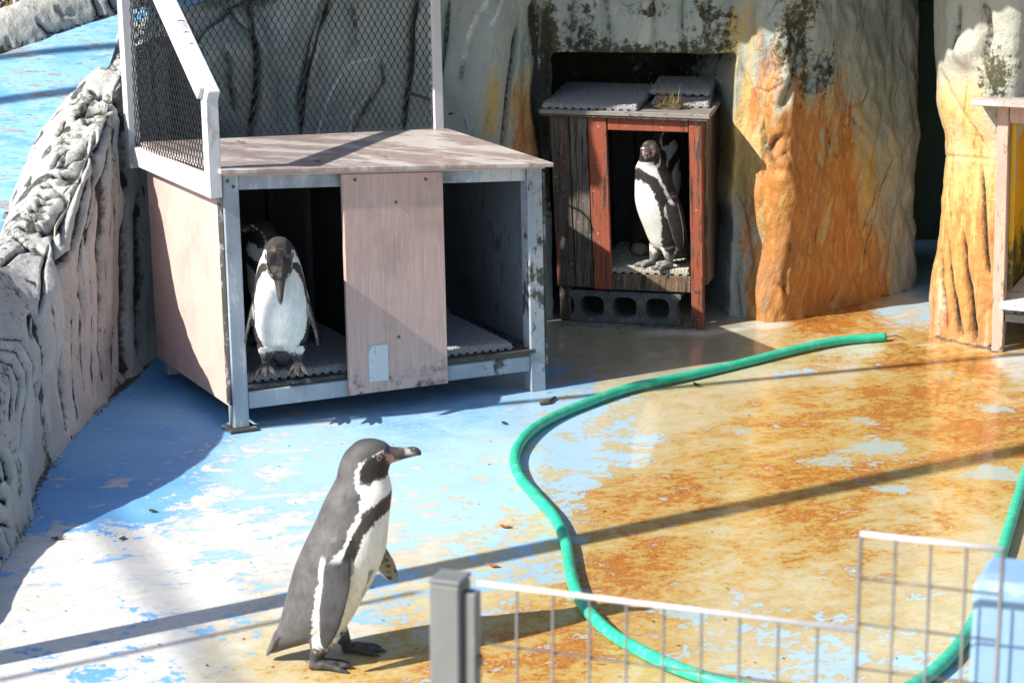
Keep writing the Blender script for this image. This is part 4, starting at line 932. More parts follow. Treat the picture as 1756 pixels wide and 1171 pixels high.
# back frame along the rear edge of the roof
bz = RZ
p0, p1 = B.P(-.03, D + .03, bz), B.P(W - .02, D + .03, bz)
netting(cg, p0, p1 - p0, np.array([0, 0, .80]), 44, 34, .0023, None, 'back_netting')
bar('post', B.P(W - .0, D + .035, bz - .03), B.P(W - .0, D + .035, bz + .95), .04, .04, up=B.v)
bar('rail', B.P(-.03, D + .035, bz + .86), B.P(W - .02, D + .035, bz + .86), .04, .04)
# dark stick caught behind the netting
s0_, s1_ = atY(701, 160, 9.16), atY(752, 178, 9.10)
st = MB(); st.tube([s0_, (s0_ + s1_) / 2 + np.array([0, 0, .004]), s1_], [.007, .006, .005], 7); st.tube([s1_, atY(757, 110, 9.12)], .004, 6)
tag(st.build('stick', M['stick']), 'black forked stick caught behind the netting of the roof fence', 'stick')
cb = MB(); cb.tube(catmull([atY(770, 196, 9.13), atY(785, 194, 9.10), atY(795, 204, 9.08), atY(799, 222, 9.06)], 14), .0045, 7)
tag(cb.build('cable_end', M['net']), 'short black cable curling beside the right post of the roof fence', 'cable')
# dry leaves on the roof
def leaf(px_, py_, label, size, mat, z=None, name='leaf', group='fallen leaves'):
    if z is None:
        lo = G(px_, py_, B.P(.5, .4, TOP + .024)[2])
        d = ray(px_, py_); t0 = 5.; t1 = 12.
        for _ in range(50):
            t = (t0 + t1) / 2; p = C0 + d * t; q = p - B.O; a = q @ B.u; b = q @ B.v
            if p[2] > B.P(a, b, TOP + .025)[2]: t0 = t
            else: t1 = t
        c = C0 + d * t0
    else: c = G(px_, py_, z)
    rs = random.Random(int(px_ * 7 + py_)); a = rs.uniform(0, 6.28)
    e1 = np.array([math.cos(a), math.sin(a), 0]); e2 = np.array([-e1[1], e1[0], 0])
    n = 6; V = []
    for i in range(n + 1):
        s = i / n; wd = size * .34 * math.sin(math.pi * min(1, s * .93 + .05)) ** .8; cu = .18 * size * (s - .5) ** 2 * 4
        for k in (-1, 0, 1): V.append(c + e1 * size * (s - .5) + e2 * wd * k + np.array([0, 0, .003 + cu * .5 + (.12 * size if k else 0) * rs.uniform(.3, 1)]))
    Fc = [(i * 3 + k, i * 3 + k + 1, (i + 1) * 3 + k + 1, (i + 1) * 3 + k) for i in range(n) for k in (0, 1)]
    mb = MB(); mb.add(V, Fc); mb.tube([c + e1 * size * .5 + np.array([0, 0, .006]), c + e1 * size * .8 + np.array([0, 0, .01])], .0012, 4)
    return tag(mb.build(name, mat), label, 'leaf', group)
leaf(364, 233, 'rust brown dry leaf on the pink box roof next to the fence post', .045, M['dry_leaf'])
leaf(414, 246, 'small dry leaf lying second from the fence post on the pink roof', .03, M['dry_leaf'])
leaf(546, 278, 'dry leaf at the front edge of the pink box roof', .035, M['dry_leaf'])
leaf(660, 270, 'tiny dry leaf in the middle of the pink box roof', .02, M['dry_leaf'])
leaf(866, 905, 'reddish leaf on the pale floor left of the green hose', .035, M['dry_leaf'], 0)
leaf(97, 925, 'dark green leaf scrap on the floor near the rock ridge', .035, M['debris'], 0)
leaf(210, 925, 'dark leaf scrap in the middle of the pale left floor', .028, M['debris'], 0)
leaf(262, 878, 'small dark leaf scrap just below the ridge shadow', .03, M['debris'], 0)
leaf(865, 727, 'tiny dark leaf scrap beside the bend of the green hose', .03, M['debris'], 0)
leaf(1195, 662, 'green leaf sprig on the floor just below the far stretch of hose', .04, M['debris'], 0)
leaf(845, 972, 'brown leaf on the shadow stripe left of the hose', .035, M['dry_leaf'], 0)
tw = MB(); tw.tube([G(926, 692, .008), G(940, 689, .01), G(952, 681, .008)], [.006, .008, .005], 6)
tag(tw.build('twig', M['stick']), 'short brown twig on the floor by the right foot of the pink box', 'twig')
def make_debris():
    rs = np.random.RandomState(5); mb = MB()
    for k in range(170):
        x, y = rs.uniform(40, 1740), rs.uniform(650, 1160)
        if y < 700 and x < 400: continue
        c = G(x, y, .003); a = rs.uniform(0, 6.28); L = rs.uniform(.002, .009); wd = L * rs.uniform(.2, .5)
        e1 = np.array([math.cos(a), math.sin(a), 0]) * L; e2 = np.array([-math.sin(a), math.cos(a), 0]) * wd
        mb.add([c - e1, c + e2 * .9, c + e1, c - e2, c + np.array([0, 0, .001])], [(0, 1, 4), (1, 2, 4), (2, 3, 4), (3, 0, 4)])
    foot = [(40, 918), (62, 850), (108, 765), (150, 715), (180, 690), (240, 640)]
    for k in range(190):
        t = rs.uniform(0, len(foot) - 1.01); i = int(t); q = t - i
        if k > 150: x, y = rs.uniform(950, 1230), rs.uniform(556, 572)
        else: x, y = foot[i][0] * (1 - q) + foot[i + 1][0] * q + abs(rs.normal()) * 6 - 3, foot[i][1] * (1 - q) + foot[i + 1][1] * q + abs(rs.normal()) * 5
        c = G(x, y, .003); a = rs.uniform(0, 6.28); L = rs.uniform(.0015, .009) * rs.uniform(.4, 1); wd = L * rs.uniform(.3, .7)
        e1 = np.array([math.cos(a), math.sin(a), 0]) * L; e2 = np.array([-math.sin(a), math.cos(a), 0]) * wd
        mb.add([c - e1, c + e2 * .9, c + e1, c - e2, c + np.array([0, 0, .003])], [(0, 1, 4), (1, 2, 4), (2, 3, 4), (3, 0, 4)])
    tag(mb.build('litter', M['debris']), kind='stuff')
make_debris()

# ------------------------------------------------------------------ red wooden house in the rock recess
HL = G(968, 552); HR = G(1207, 563); HW = float(np.linalg.norm(HR - HL)); HD = .62
Hs = Frame(HL, HR - HL, (1, 1, 1, 1), HW, HD, -.052, -.030)
hs = thing('wooden_house', 'weathered red wooden nest house on legs in the rock recess', 'nest house', HL)
hz0, hz1 = .150, .868
Hs.part('plank', M['red_worn'], hs, -.022, .052, .0, .02, hz0, hz1 - .004, label='worn dark red front plank')
Hs.part('plank', M['bare'], hs, .055, .128, .003, .022, hz0, hz1 - .004, label='bare grey black front plank')
Hs.part('plank', M['red'], hs, .131, .205, -.006, .018, hz0 - .004, hz1 - .006, label='bright red front plank')
Hs.part('leg', M['red'], hs, HW - .05, HW, -.008, .05, 0.0, hz1 - .006)
Hs.part('leg', M['red_worn'], hs, -.02, .03, .024, .06, 0.0, hz0)
Hs.part('leg', M['red_worn'], hs, -.02, .03, HD - .05, HD, 0, hz1); Hs.part('leg', M['red_worn'], hs, HW - .04, HW, HD - .05, HD, 0, hz1)
Hs.part('top_rail', M['red'], hs, .207, HW - .052, .0, .03, hz1 - .062, hz1 - .006)
Hs.part('bottom_board', M['brown'], hs, .205, HW - .052, .004, .028, .145, .212)
Hs.part('floor_board', M['bare'], hs, .0, HW - .02, .03, HD, .19, .212)
for i in range(4):
    b0 = .052 + i * (HD - .06) / 4; b1 = b0 + (HD - .06) / 4 - .004
    Hs.part('plank', M['brown'] if i % 2 == 0 else M['red_worn'], hs, HW - .006, HW + .014 + .002 * (i % 2), b0, b1, .17 - .01 * i, hz1 - .006)
    Hs.part('plank', M['bare'], hs, -.03, -.012, b0, b1, .17, hz1 - .006)
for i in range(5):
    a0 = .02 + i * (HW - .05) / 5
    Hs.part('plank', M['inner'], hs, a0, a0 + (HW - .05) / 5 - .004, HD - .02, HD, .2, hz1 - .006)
Hs.part('roof_board', M['hroof'], hs, -.06, HW + .035, -.032, .30, hz1, hz1 + .018, jitter=.002)
Hs.part('roof_board', M['hroof'], hs, -.05, HW + .035, .303, HD + .03, hz1, hz1 + .018)
Hs.part('roof_edge', M['bare'], hs, -.055, HW + .025, -.026, -.010, hz1 - .010, hz1 - .001, jitter=.003)
for a, z in ((HW - .033, .155), (HW - .020, .155), (HW - .02, hz1 - .03)):
    c = Hs.P(a, -.009, z); MB().tube([c - Hs.v * .002, c + Hs.v * .003], .0055, 8).build('screw', M['screw'], hs)
make_mat('dusty studded mat inside the red wooden house under the penguins', Hs, .15, HW - .06, .012, .55, .213, M['mat_tan'], 3, th=.02)
HZ = hz1 + .019
make_mat('large grey studded mat on the left of the red house roof', Hs, -.045, .335, .0, .50, HZ, M['mat'], 4, rot=-.03, th=.018, rise=.022)
make_mat('smaller grey mat lying behind the grass tuft on the red house roof', Hs, .355, .585, .13, .50, HZ, M['mat'], 5, rot=.05, th=.016, rise=.01)
make_mat('dark mat stacked on the smaller mat at the back of the house roof', Hs, .34, .585, .27, .56, HZ + .030, M['mat'], 6, th=.018, rise=.02)
# grass tuft with soil on the roof
def make_tuft():
    c = Hs.P(.44, .10, HZ); t = thing('grass_tuft', 'tuft of dry grass with a clod of soil on the red house roof', 'grass tuft', c)
    rs = np.random.RandomState(3)
    me = bpy.data.meshes.new('soil'); bm = bmesh.new(); bmesh.ops.create_icosphere(bm, subdivisions=3, radius=1)
    for v in bm.verts:
        n = 1 + .35 * float(vnoise(np.array([v.co]), 2.3, 5)[0]); v.co = Vector((v.co.x * .075 * n, v.co.y * .04 * n, max(0, v.co.z) * .022 * n))
    bm.to_mesh(me); bm.free(); link('soil', me, M['debris'], t)
    for k in range(46):
        a = rs.uniform(0, 6.28); q = rs.uniform(0, .05); b = c + np.array([q * math.cos(a), q * .5 * math.sin(a), .008])
        L = rs.uniform(.03, .075) if k > 4 else rs.uniform(.1, .15); le = rs.uniform(.2, 1.1) if k > 4 else .25; a2 = rs.uniform(0, 6.28)
        d = np.array([math.cos(a2) * le, math.sin(a2) * le * .6, 1.0]); d /= np.linalg.norm(d)
        MB().tube([b, b + d * L * .5, b + d * L + np.array([math.cos(a2), math.sin(a2), -.6]) * L * .12], [.0016, .0013, .0005], 4).build('blade', M['grass'] if k % 3 else M['dry_leaf'], t)
make_tuft()

# hollow concrete block under the house
def make_block():
    a0, a1, z0, z1, b0, b1 = .02, .485, .004, .135, .012, .11
    t = MB(); n = 32
    def cell(x0, x1, hx, hz, r):
        cx, cz = (x0 + x1) / 2, (z0 + z1) / 2; inner = []; outer = []
        for k in range(n):
            q = 2 * math.pi * k / n; c, s = math.cos(q), math.sin(q)
            p = 3.2; d = (abs(c / hx) ** p + abs(s / hz) ** p) ** (-1 / p); inner.append((cx + c * d, cz + s * d))
            m = min((x1 - x0) / 2 / abs(c) if abs(c) > 1e-6 else 9, (z1 - z0) / 2 / abs(s) if abs(s) > 1e-6 else 9); outer.append((cx + c * m, cz + s * m))
        for i, o in ((0, b0), (1, b1)):
            pass
        fi = [Hs.P(x, b0, z) for x, z in inner]; fo = [Hs.P(x, b0, z) for x, z in outer]; bi = [Hs.P(x, b1, z) for x, z in inner]; bo = [Hs.P(x, b1, z) for x, z in outer]
        t.rings([fo, fi, bi, bo], False, True)
    ws = (a1 - a0 - .06) / 3
    for i in range(3): cell(a0 + .03 + i * ws, a0 + .03 + (i + 1) * ws, ws * .36, .043, 3)
    for x, sg in ((a0 + .03, -1), (a1 - .03, 1)):
        pts = [(x, z0), (x + sg * .03, z0)] + [(x + sg * (.03 - .022 * math.cos(q)), (z0 + z1) / 2 + .042 * math.sin(q)) for q in np.linspace(-1.57, 1.57, 12)] + [(x + sg * .03, z1), (x, z1)]
        f = [Hs.P(p, b0, z) for p, z in pts]; b = [Hs.P(p, b1, z) for p, z in pts]; m = len(pts)
        t.add(f + b, [tuple(range(m)), tuple(reversed(range(m, 2 * m)))] + [(i, (i + 1) % m, m + (i + 1) % m, m + i) for i in range(m)])
    tag(t.build('concrete_block', M['block']), 'dark hollow concrete block with three holes under the red wooden house', 'concrete block')
make_block()
# round stone beside the penguin
bm = bmesh.new(); bmesh.ops.create_icosphere(bm, subdivisions=4, radius=1); c = Hs.P(.285, .26, .262)
for v in bm.verts:
    n = 1 + .10 * float(vnoise(np.array([v.co]), 1.6, 9)[0]); v.co = Vector((v.co.x * .036 * n, v.co.y * .034 * n, v.co.z * .030 * n)) + Vector(c)
me = bpy.data.meshes.new('stone'); bm.to_mesh(me); bm.free(); me.polygons.foreach_set('use_smooth', [True] * len(me.polygons))
tag(link('stone', me, M['stone']), 'round grey stone on the mat behind the penguin in the red house', 'stone')

# ------------------------------------------------------------------ yellow hut at the right edge
YO = G(1706, 603); Yf = Frame(YO, (.92, -.36), (1, 1, 1, 1), .9, .7, -.025)
yh = thing('yellow_hut', 'yellow lined nest hut with a pinkish frame at the right edge', 'nest hut', YO)
Yf.part('leg', M['yframe'], yh, -.014, .03, 0, .05, 0, .975)
Yf.part('leg', M['yframe'], yh, .85, .90, 0, .05, 0, .975)
Yf.part('leg', M['yframe'], yh, -.02, .03, .65, .70, 0, .975); Yf.part('leg', M['yframe'], yh, .85, .9, .65, .7, 0, .975)
Yf.part('top_rail', M['yframe'], yh, .032, .848, .002, .045, .908, .973)
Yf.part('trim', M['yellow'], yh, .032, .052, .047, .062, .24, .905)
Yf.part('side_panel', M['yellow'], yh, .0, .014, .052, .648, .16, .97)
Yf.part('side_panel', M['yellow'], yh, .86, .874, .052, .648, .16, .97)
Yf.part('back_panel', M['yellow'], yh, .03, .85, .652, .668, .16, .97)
Yf.part('bottom_rail', M['sill'], yh, .032, .848, .01, .05, .12, .17)
Yf.part('floor_board', M['lime'], yh, .016, .858, -.02, .648, .172, .205, jitter=.004)
Yf.part('roof_board', M['roof'], yh, -.10, .98, -.09, .78, .98, 1.0)

# ------------------------------------------------------------------ green hose
def make_hose():
    pp = [(1518, 578), (1450, 584), (1380, 597), (1280, 621), (1180, 645), (1080, 667), (1010, 690), (950, 715), (908, 743), (884, 778), (890, 815), (922, 855), (952, 890), (970, 930), (979, 985), (995, 1030), (1035, 1075), (1090, 1112), (1155, 1145), (1230, 1168), (1310, 1186), (1400, 1196), (1490, 1194), (1560, 1178), (1615, 1140), (1655, 1092), (1690, 1025), (1716, 955), (1737, 885), (1760, 810), (1790, 740), (1850, 690)]
    r = .0178
    P = [G(x, y, r) for x, y in pp]
    C = catmull(P, 420)
    C[:, 2] += .0 + .004 * np.sin(np.linspace(0, 30, 420)) ** 2
    t = thing('garden_hose', 'green rubber hose snaking across the wet floor', 'hose', G(1518, 578))
    MB().tube(C, r, 16).build('hose_tube', M['hose'], t, 0, True)
    d = C[0] - C[1]; d /= np.linalg.norm(d)
    MB().tube([C[0] + d * .0005, C[0] + d * .002], r * .62, 12).build('hose_mouth', M['hose_in'], t)
    mb = MB(); e = C[0] + d * .002
    mb.tube([e, e + d * .04 + np.array([0, -.01, .004]), e + d * .085 + np.array([0, .004, -.01])], .0013, 4); mb.tube([e, e + d * .05 + np.array([0, .015, .002]), e + d * .075 + np.array([0, -.012, -.008])], .0013, 4)
    mb.build('loose_wire', M['wire'], t)
make_hose()

# ------------------------------------------------------------------ penguins
def c6(x, y): return ((x - 400) / 1728.0, (1070 - y) / 1676.0)
def hz(x, y): return c6((x / 7.318 + 140) * 2.6545, (y / 7.318 + 10) * 2.6545)
def ell(c, r, nu=20, nv=14, rot=0):
    mb = MB(); rs = []
    for i in range(1, nv):
        q = math.pi * i / nv; rs.append([(c[0] + r[0] * math.sin(q) * math.cos(p), c[1] + r[1] * math.sin(q) * math.sin(p), c[2] + r[2] * math.cos(q)) for p in [2 * math.pi * k / nu for k in range(nu)]])
    return mb.rings(rs)
SECT = [((92, 1012), (112, 1036), .012), ((112, 962), (175, 1012), .030), ((140, 900), (295, 972), .060), ((165, 810), (385, 948), .083), ((185, 740), (452, 890), .093), ((215, 640), (515, 780), .098), ((255, 550), (578, 665), .097), ((305, 450), (617, 560), .091),
        ((345, 360), (630, 455), .080), ((383, 288), (640, 372), .066), ((405, 246), (647, 308), .053), ((413, 210), (642, 262), .046), ((428, 165), (632, 228), .0445), ((455, 123), (640, 192), .0445), ((500, 92), (652, 150), .039), ((546, 77), (640, 112), .027), ((590, 82), (628, 96), .010)]
WHITE_STRIPE = [hz(*p) for p in ((690, 205), (580, 258), (510, 283), (440, 318), (390, 368), (345, 450), (318, 540), (325, 640), (350, 700), (400, 745), (395, 790), (370, 890), (325, 970), (320, 1020), (240, 1130))] + \
    [c6(*p) for p in ((450, 470), (415, 520), (370, 560), (330, 620), (308, 700), (298, 800), (286, 900), (284, 960), (300, 1030), (352, 1020), (356, 950), (342, 900), (348, 800), (368, 700), (405, 620), (450, 545), (482, 460), (520, 392))] + \
    [hz(*p) for p in ((430, 945), (520, 892), (600, 852), (690, 800), (762, 738), (860, 700), (860, 600), (700, 560), (660, 568), (580, 567), (540, 592), (500, 642), (440, 637), (388, 625), (380, 560), (390, 480), (425, 402), (474, 344), (533, 310), (592, 286), (690, 250))]
BELLY = [c6(*p) for p in ((700, 372), (632, 390), (590, 412), (543, 455), (508, 530), (478, 620), (458, 680), (434, 770), (418, 850), (392, 905), (345, 960), (325, 1030), (480, 1030), (700, 860))]
PINK = [hz(*p) for p in ((665, 262), (760, 292), (800, 345), (900, 378), (800, 425), (752, 402), (705, 352), (688, 312))]
CHEEK = [hz(*p) for p in ((665, 250), (592, 286), (533, 310), (474, 344), (425, 402), (390, 480), (385, 560), (440, 600), (500, 610), (580, 567), (690, 560), (780, 430), (690, 310))]

def make_penguin(label, loc, yaw, tilt=0.0, head_pitch=0.0, head_yaw=0.0, fl=((.0, .03), (.0, .03)), feet=((-.050, -.02), (.050, .04)), scale=1.0, vox=.0032, roll=0.0, brown=0.0, seed=0, drop=0.0, neck=(.455, .545), npv=(520, 270), band=None, flank=0.0, slim=1.0, foot=(.055, .05, .05)):
    """body faces +X at rest; yaw turns it about Z, tilt leans the trunk back, head_* bend the neck; fl = (swing, spread) of each flipper"""
    body = MB(); N_ = 36
    rings = []
    for bk, ft_, wd in SECT:
        b = np.array(c6(*bk)); f = np.array(c6(*ft_)); c = (b + f) / 2; h = (f - b) / 2
        ring = []
        for k in range(N_):
            q = 2 * math.pi * k / N_; ct, sn = math.cos(q), math.sin(q)
            ct2 = math.copysign(abs(ct) ** .94, ct); sn2 = math.copysign(abs(sn) ** .94, sn)
            ring.append((c[0] + h[0] * ct2, wd * sn2, c[1] + h[1] * ct2))
        rings.append(ring)
    R_ = np.array(rings); R_ = np.stack([catmull(R_[:, k], 70) for k in range(N_)], 1)
    body.rings([[tuple(p) for p in r] for r in R_])
    head = ell((c6(548, 150)[0], 0, c6(548, 150)[1]), (.054, .0445, .0445))
    beak = MB(); rs = []
    for (x, y), hh, ww in (((600, 150), .020, .022), ((640, 146), .0195, .0185), ((672, 143), .0165, .0145), ((705, 138), .0135, .0115), ((735, 132), .0125, .0095), ((757, 131), .0105, .0075), ((772, 136), .007, .005), ((780, 143), .0025, .002)):
        c = c6(x, y); rs.append([(c[0], 1.12 * ww * math.sin(q), c[1] + 1.14 * hh * math.cos(q)) for q in [2 * math.pi * k / 14 for k in range(14)]])
    beak.rings(rs)
    pieces = [body, head, beak]; flip = []
    for sgn, (swing, spread) in ((-1, fl[0]), (1, fl[1])):
        sh = np.array([c6(408, 500)[0], sgn * .070, c6(408, 500)[1]])
        d = np.array([-.02 + math.sin(swing), sgn * math.sin(spread), -math.cos(swing)]); d /= np.linalg.norm(d)
        ch = np.array([1, 0, 0]) - d * d[0]; ch = ch / np.linalg.norm(ch)
        nr = np.cross(d, ch) * sgn; nr = nr if nr[1] * sgn > 0 else -nr
        rs = []; Lf = .262
        for s, cw, off, thk in ((-.04, .030, .004, .009), (.08, .033, .004, .009), (.22, .038, .006, .0085), (.40, .040, .004, .008), (.6, .037, -.002, .0072), (.78, .030, -.006, .0062), (.9, .021, -.010, .0052), (.97, .011, -.012, .0042), (1.0, .004, -.013, .003)):
            c = sh + d * Lf * s + ch * off + nr * (.012 + .018 * math.sin(min(1, max(0, s)) * 2.4))
            rs.append([c + ch * cw * math.cos(q) + nr * thk * math.sin(q) for q in [2 * math.pi * k / 18 for k in range(18)]])
        m = MB(); m.rings([[tuple(p) for p in r] for r in rs]); pieces.append(m); flip.append((sh, d, ch, nr, Lf))
    legs = []
    for sgn, (fy, fx) in ((-1, feet[0]), (1, feet[1])):
        hip = np.array([c6(335, 900)[0] + .015, sgn * .045, c6(335, 900)[1]])
        ank = np.array([c6(345, 1060)[0] + fx, fy, .022])
        m = MB(); m.tube([hip, hip * .62 + ank * .38 + np.array([-.004, 0, 0]), hip * .25 + ank * .75, ank, ank + np.array([.006, 0, -.014])], [.040, .034, .0205, .0135, .0145], 14)
        pieces.append(m); ft = MB()
        for a in (-.36, 0, .36):
            ca, sa_ = math.cos(a), math.sin(a); L = .094 if a == 0 else .085
            ft.tube([ank + np.array([-.012, 0, -.012]), ank + np.array([.03 * ca, .03 * sa_, -.006]), ank + np.array([L * .62 * ca, L * .62 * sa_, -.0105]), ank + np.array([L * .86 * ca, L * .86 * sa_, -.0135]), ank + np.array([(L + .012) * ca, (L + .012) * sa_, -.020])], [.0125, .0115, .0092, .0078, .0022], 9)
        w0 = ank + np.array([-.006, 0, -.017])
        ft2 = MB(); q = [w0] + [ank + np.array([.072 * math.cos(a), .072 * math.sin(a), -.017]) for a in (-.36, -.18, 0, .18, .36)]
        ft2.add([p + np.array([0, 0, .0035]) for p in q] + [p - np.array([0, 0, .0035]) for p in q], [(0, 1, 2, 3, 4, 5), (11, 10, 9, 8, 7, 6)] + [(i, (i + 1) % 6, 6 + (i + 1) % 6, 6 + i)[::-1] for i in range(6)])
        pieces += [ft, ft2]; legs.append(ank)
    tail = MB(); p0, p1 = c6(150, 930), c6(88, 1040)
    tail.rings([[(p0[0] + (p1[0] - p0[0]) * s + .010 * w_ * math.cos(q) * 1.6, .034 * w_ * math.sin(q), p0[1] + (p1[1] - p0[1]) * s + .008 * w_ * math.cos(q)) for q in [2 * math.pi * k / 16 for k in range(16)]] for s, w_ in ((0, 1.3), (.4, 1.0), (.75, .75), (1.0, .42), (1.06, .15))])
    pieces.append(tail)
    allm = MB()
    for m in pieces: allm.add(m.v, m.f)
    me = bpy.data.meshes.new('tmp'); me.from_pydata(allm.v, [], allm.f)
    bm = bmesh.new(); bm.from_mesh(me); bmesh.ops.recalc_face_normals(bm, faces=bm.faces); bm.to_mesh(me); bm.free()
    tmp = bpy.data.objects.new('tmp', me); COL.objects.link(tmp)
    md = tmp.modifiers.new('r', 'REMESH'); md.mode = 'VOXEL'; md.voxel_size = vox; md.adaptivity = 0
    ms = tmp.modifiers.new('s', 'SMOOTH'); ms.factor = .5; ms.iterations = 5
    dg = bpy.context.evaluated_depsgraph_get()
    res = bpy.data.meshes.new_from_object(tmp.evaluated_get(dg)); bpy.data.objects.remove(tmp); bpy.data.meshes.remove(me)
    nV = len(res.vertices); V = np.empty(nV * 3, np.float32); res.vertices.foreach_get('co', V); V = V.reshape(-1, 3).astype(float)
    # -- plumage pattern on the resting body
    jit = .0055 * fbm(V, 170, 2, seed + 3) + .0035 * fbm(V, 45, 2, seed + 8)
    x, z = V[:, 0], V[:, 2]
    def mask(poly, soft=.0022): return sstep(soft, -soft, poly_sd(x, z, poly) + jit)
    col = np.empty((nV, 3))
    g1 = (fbm(V, 18, 3, seed + 1) + .6 * fbm(V * np.array([1, 1, .5]), 75, 2, seed + 2))[:, None]
    back = np.array((.093, .089, .091)) * (1 - brown) + np.array((.030, .022, .018)) * brown
    col[:] = back * (1 + .5 * g1)
    hd = sstep(.535, .56, z)[:, None]; col = col * (1 - .35 * hd)
    chest = mask([c6(*p) for p in ((700, 280), (620, 320), (560, 355), (520, 390), (482, 455), (450, 545), (420, 610), (395, 680), (360, 780), (345, 900), (350, 1000), (420, 930), (470, 640), (510, 530), (560, 440), (700, 400))], .004)[:, None]
    col = col * (1 - chest) + np.array((.055, .043, .038)) * (1 - .5 * brown) * chest
    arm = mask([c6(*p) for p in ((436, 470), (492, 462), (506, 555), (478, 650), (452, 700), (440, 600))], .004)[:, None]; col = col * (1 - arm) + np.array((.020, .018, .018)) * arm  # black flank band, deepened for the shadow under the flipper
    if brown > .7:
        cm = (sstep(.545, .57, z) * sstep(.0, .35, fbm(V, 48, 3, seed + 21)) * (np.abs(V[:, 1]) < .05))[:, None] * .7; col = col * (1 - cm) + np.array((.17, .13, .10)) * cm
    ck = mask(CHEEK)[:, None]; col = col * (1 - ck) + np.array((.022, .018, .017)) * ck
    wh = np.array((.74, .735, .71)) * (1 + .06 * g1)
    mB = sstep(.0022, -.0022, poly_sd(x, z, BELLY) + jit - .004 + flank * sstep(.43, .33, z))[:, None]; mS = sstep(.0018, -.0018, poly_sd(x, z, WHITE_STRIPE) + jit + .0022 + .003 * sstep(.36, .30, z))[:, None]
    spots = (sstep(.52, .60, vnoise(V, 42, seed + 5)) * sstep(.2, .5, vnoise(V, 13, seed + 6)))[:, None] * mB * (z < .42)[:, None]
    yel = sstep(.30, .1, z)[:, None] * .5
    col = col * (1 - mB) + (wh * (1 - yel * np.array((.05, .08, .22)))) * mB
    col = col * (1 - mS) + wh * mS
    col = col * (1 - .8 * spots) + np.array((.06, .055, .05)) * .8 * spots
    bx_ = hz(760, 300)[0]
    beakm = sstep(bx_ - .003, bx_ + .003, x)[:, None] * (z > .5)[:, None]
    bcol = np.array((.045, .042, .042)) + np.array((.36, .35, .33)) * (sstep(.05, .45, fbm(V, 70, 2, seed + 9)) * blob(x, z, *hz(985, 275), .022, .012))[:, None]
    col = col * (1 - beakm) + bcol * beakm
    mp = mask(PINK, .002)[:, None]; col = col * (1 - mp) + np.array((.40, .235, .215)) * mp
    ex, ez = hz(622, 312)
    er = np.hypot(x - ex, z - ez); ring = (sstep(.0075, .0058, er) * (np.abs(V[:, 1]) > .02))[:, None]
    col = col * (1 - ring) + np.array((.32, .19, .175)) * ring
    # legs and feet
    for ank in legs:
        d2 = np.hypot(x - ank[0], V[:, 1] - ank[1]); f = (sstep(.078, .052, z + 3.5 * jit) * sstep(.12, .10, d2))[:, None]
        col = col * (1 - f) + (np.array(foot) * (1 + .9 * fbm(V, 60, 2, seed)[:, None])) * f
        f2 = (sstep(.075, .095, z) * sstep(.155, .13, z) * sstep(.05, .04, d2) * sstep(.02, .03, x * 0 + .03))[:, None] * 0
    # flippers
    for (sh, d, ch, nr, Lf), k in zip(flip, (0, 1)):
        q = V - sh; s = q @ d / Lf; off = .012 + .018 * np.sin(np.clip(s, 0, 1) * 2.4); a = q @ ch; b = q @ nr - off
        cw = np.interp(s, (-.04, .08, .22, .40, .6, .78, .9, 1.0), (.030, .033, .038, .040, .037, .030, .021, .006)); of = np.interp(s, (0, .22, .4, .6, .78, .9, 1), (.004, .006, .004, -.002, -.006, -.010, -.013))
        ins = (np.abs(b) < .014) & (s > .10) & (s < 1.04) & (np.abs(a - of) < cw + .006)
        m = (ins * sstep(.10, .2, s))[:, None]
        frac = (a - of) / (cw + 1e-6)
        out = np.array((.062, .060, .064)) * (1 - .55 * brown) * (1 + .4 * g1)
        inner = np.array((.30, .29, .24)) * (1 + .3 * g1); sp_ = sstep(-.05, .25, fbm(V, 75, 2, seed + 12))[:, None]
        inner = inner * (1 - sp_) + np.array((.07, .065, .055)) * sp_
        fc = np.where((b < -.001)[:, None], inner, out)
        tr = (sstep(-.74, -.86, frac + jit * 10) * (s < .93))[:, None]; fc = fc * (1 - tr) + wh * tr
        ld = (sstep(.93, .99, frac) * (s < .8))[:, None] * .35; fc = fc * (1 - ld) + wh * ld
        col = col * (1 - m) + fc * m
    # eye centres on the resting head
    bvh = BVHTree.FromPolygons([Vector(p) for p in V], [tuple(p.vertices) for p in res.polygons])
    eyes = []
    for sgn in (-1, 1):
        h_ = bvh.ray_cast(Vector((ex, sgn * .2, ez)), Vector((0, -sgn, 0)))
        eyes.append(np.array(h_[0]) if h_[0] else np.array([ex, sgn * .04, ez]))
    ring = np.zeros((0, 3)); nb_ = 20
    if band:
        sh, d, ch, nr, Lf = flip[band[0]]; c = sh + d * Lf * .02 + ch * .004 + nr * .013
        ring = np.array([c + ch * .036 * math.cos(q) + nr * (.013 * math.sin(q)) + d * w_ for w_ in (-.004, .004) for q in [2 * math.pi * k / nb_ for k in range(nb_)]])
    pts = np.vstack([V, ring, eyes])
    # -- pose
    piv = np.array([c6(350, 900)[0], 0, c6(350, 900)[1]])
    wt = sstep(.05, .16, pts[:, 2] + .25 * (pts[:, 0] < -.08) * 0)
    wt = np.maximum(wt, sstep(-.06, -.10, pts[:, 0]))
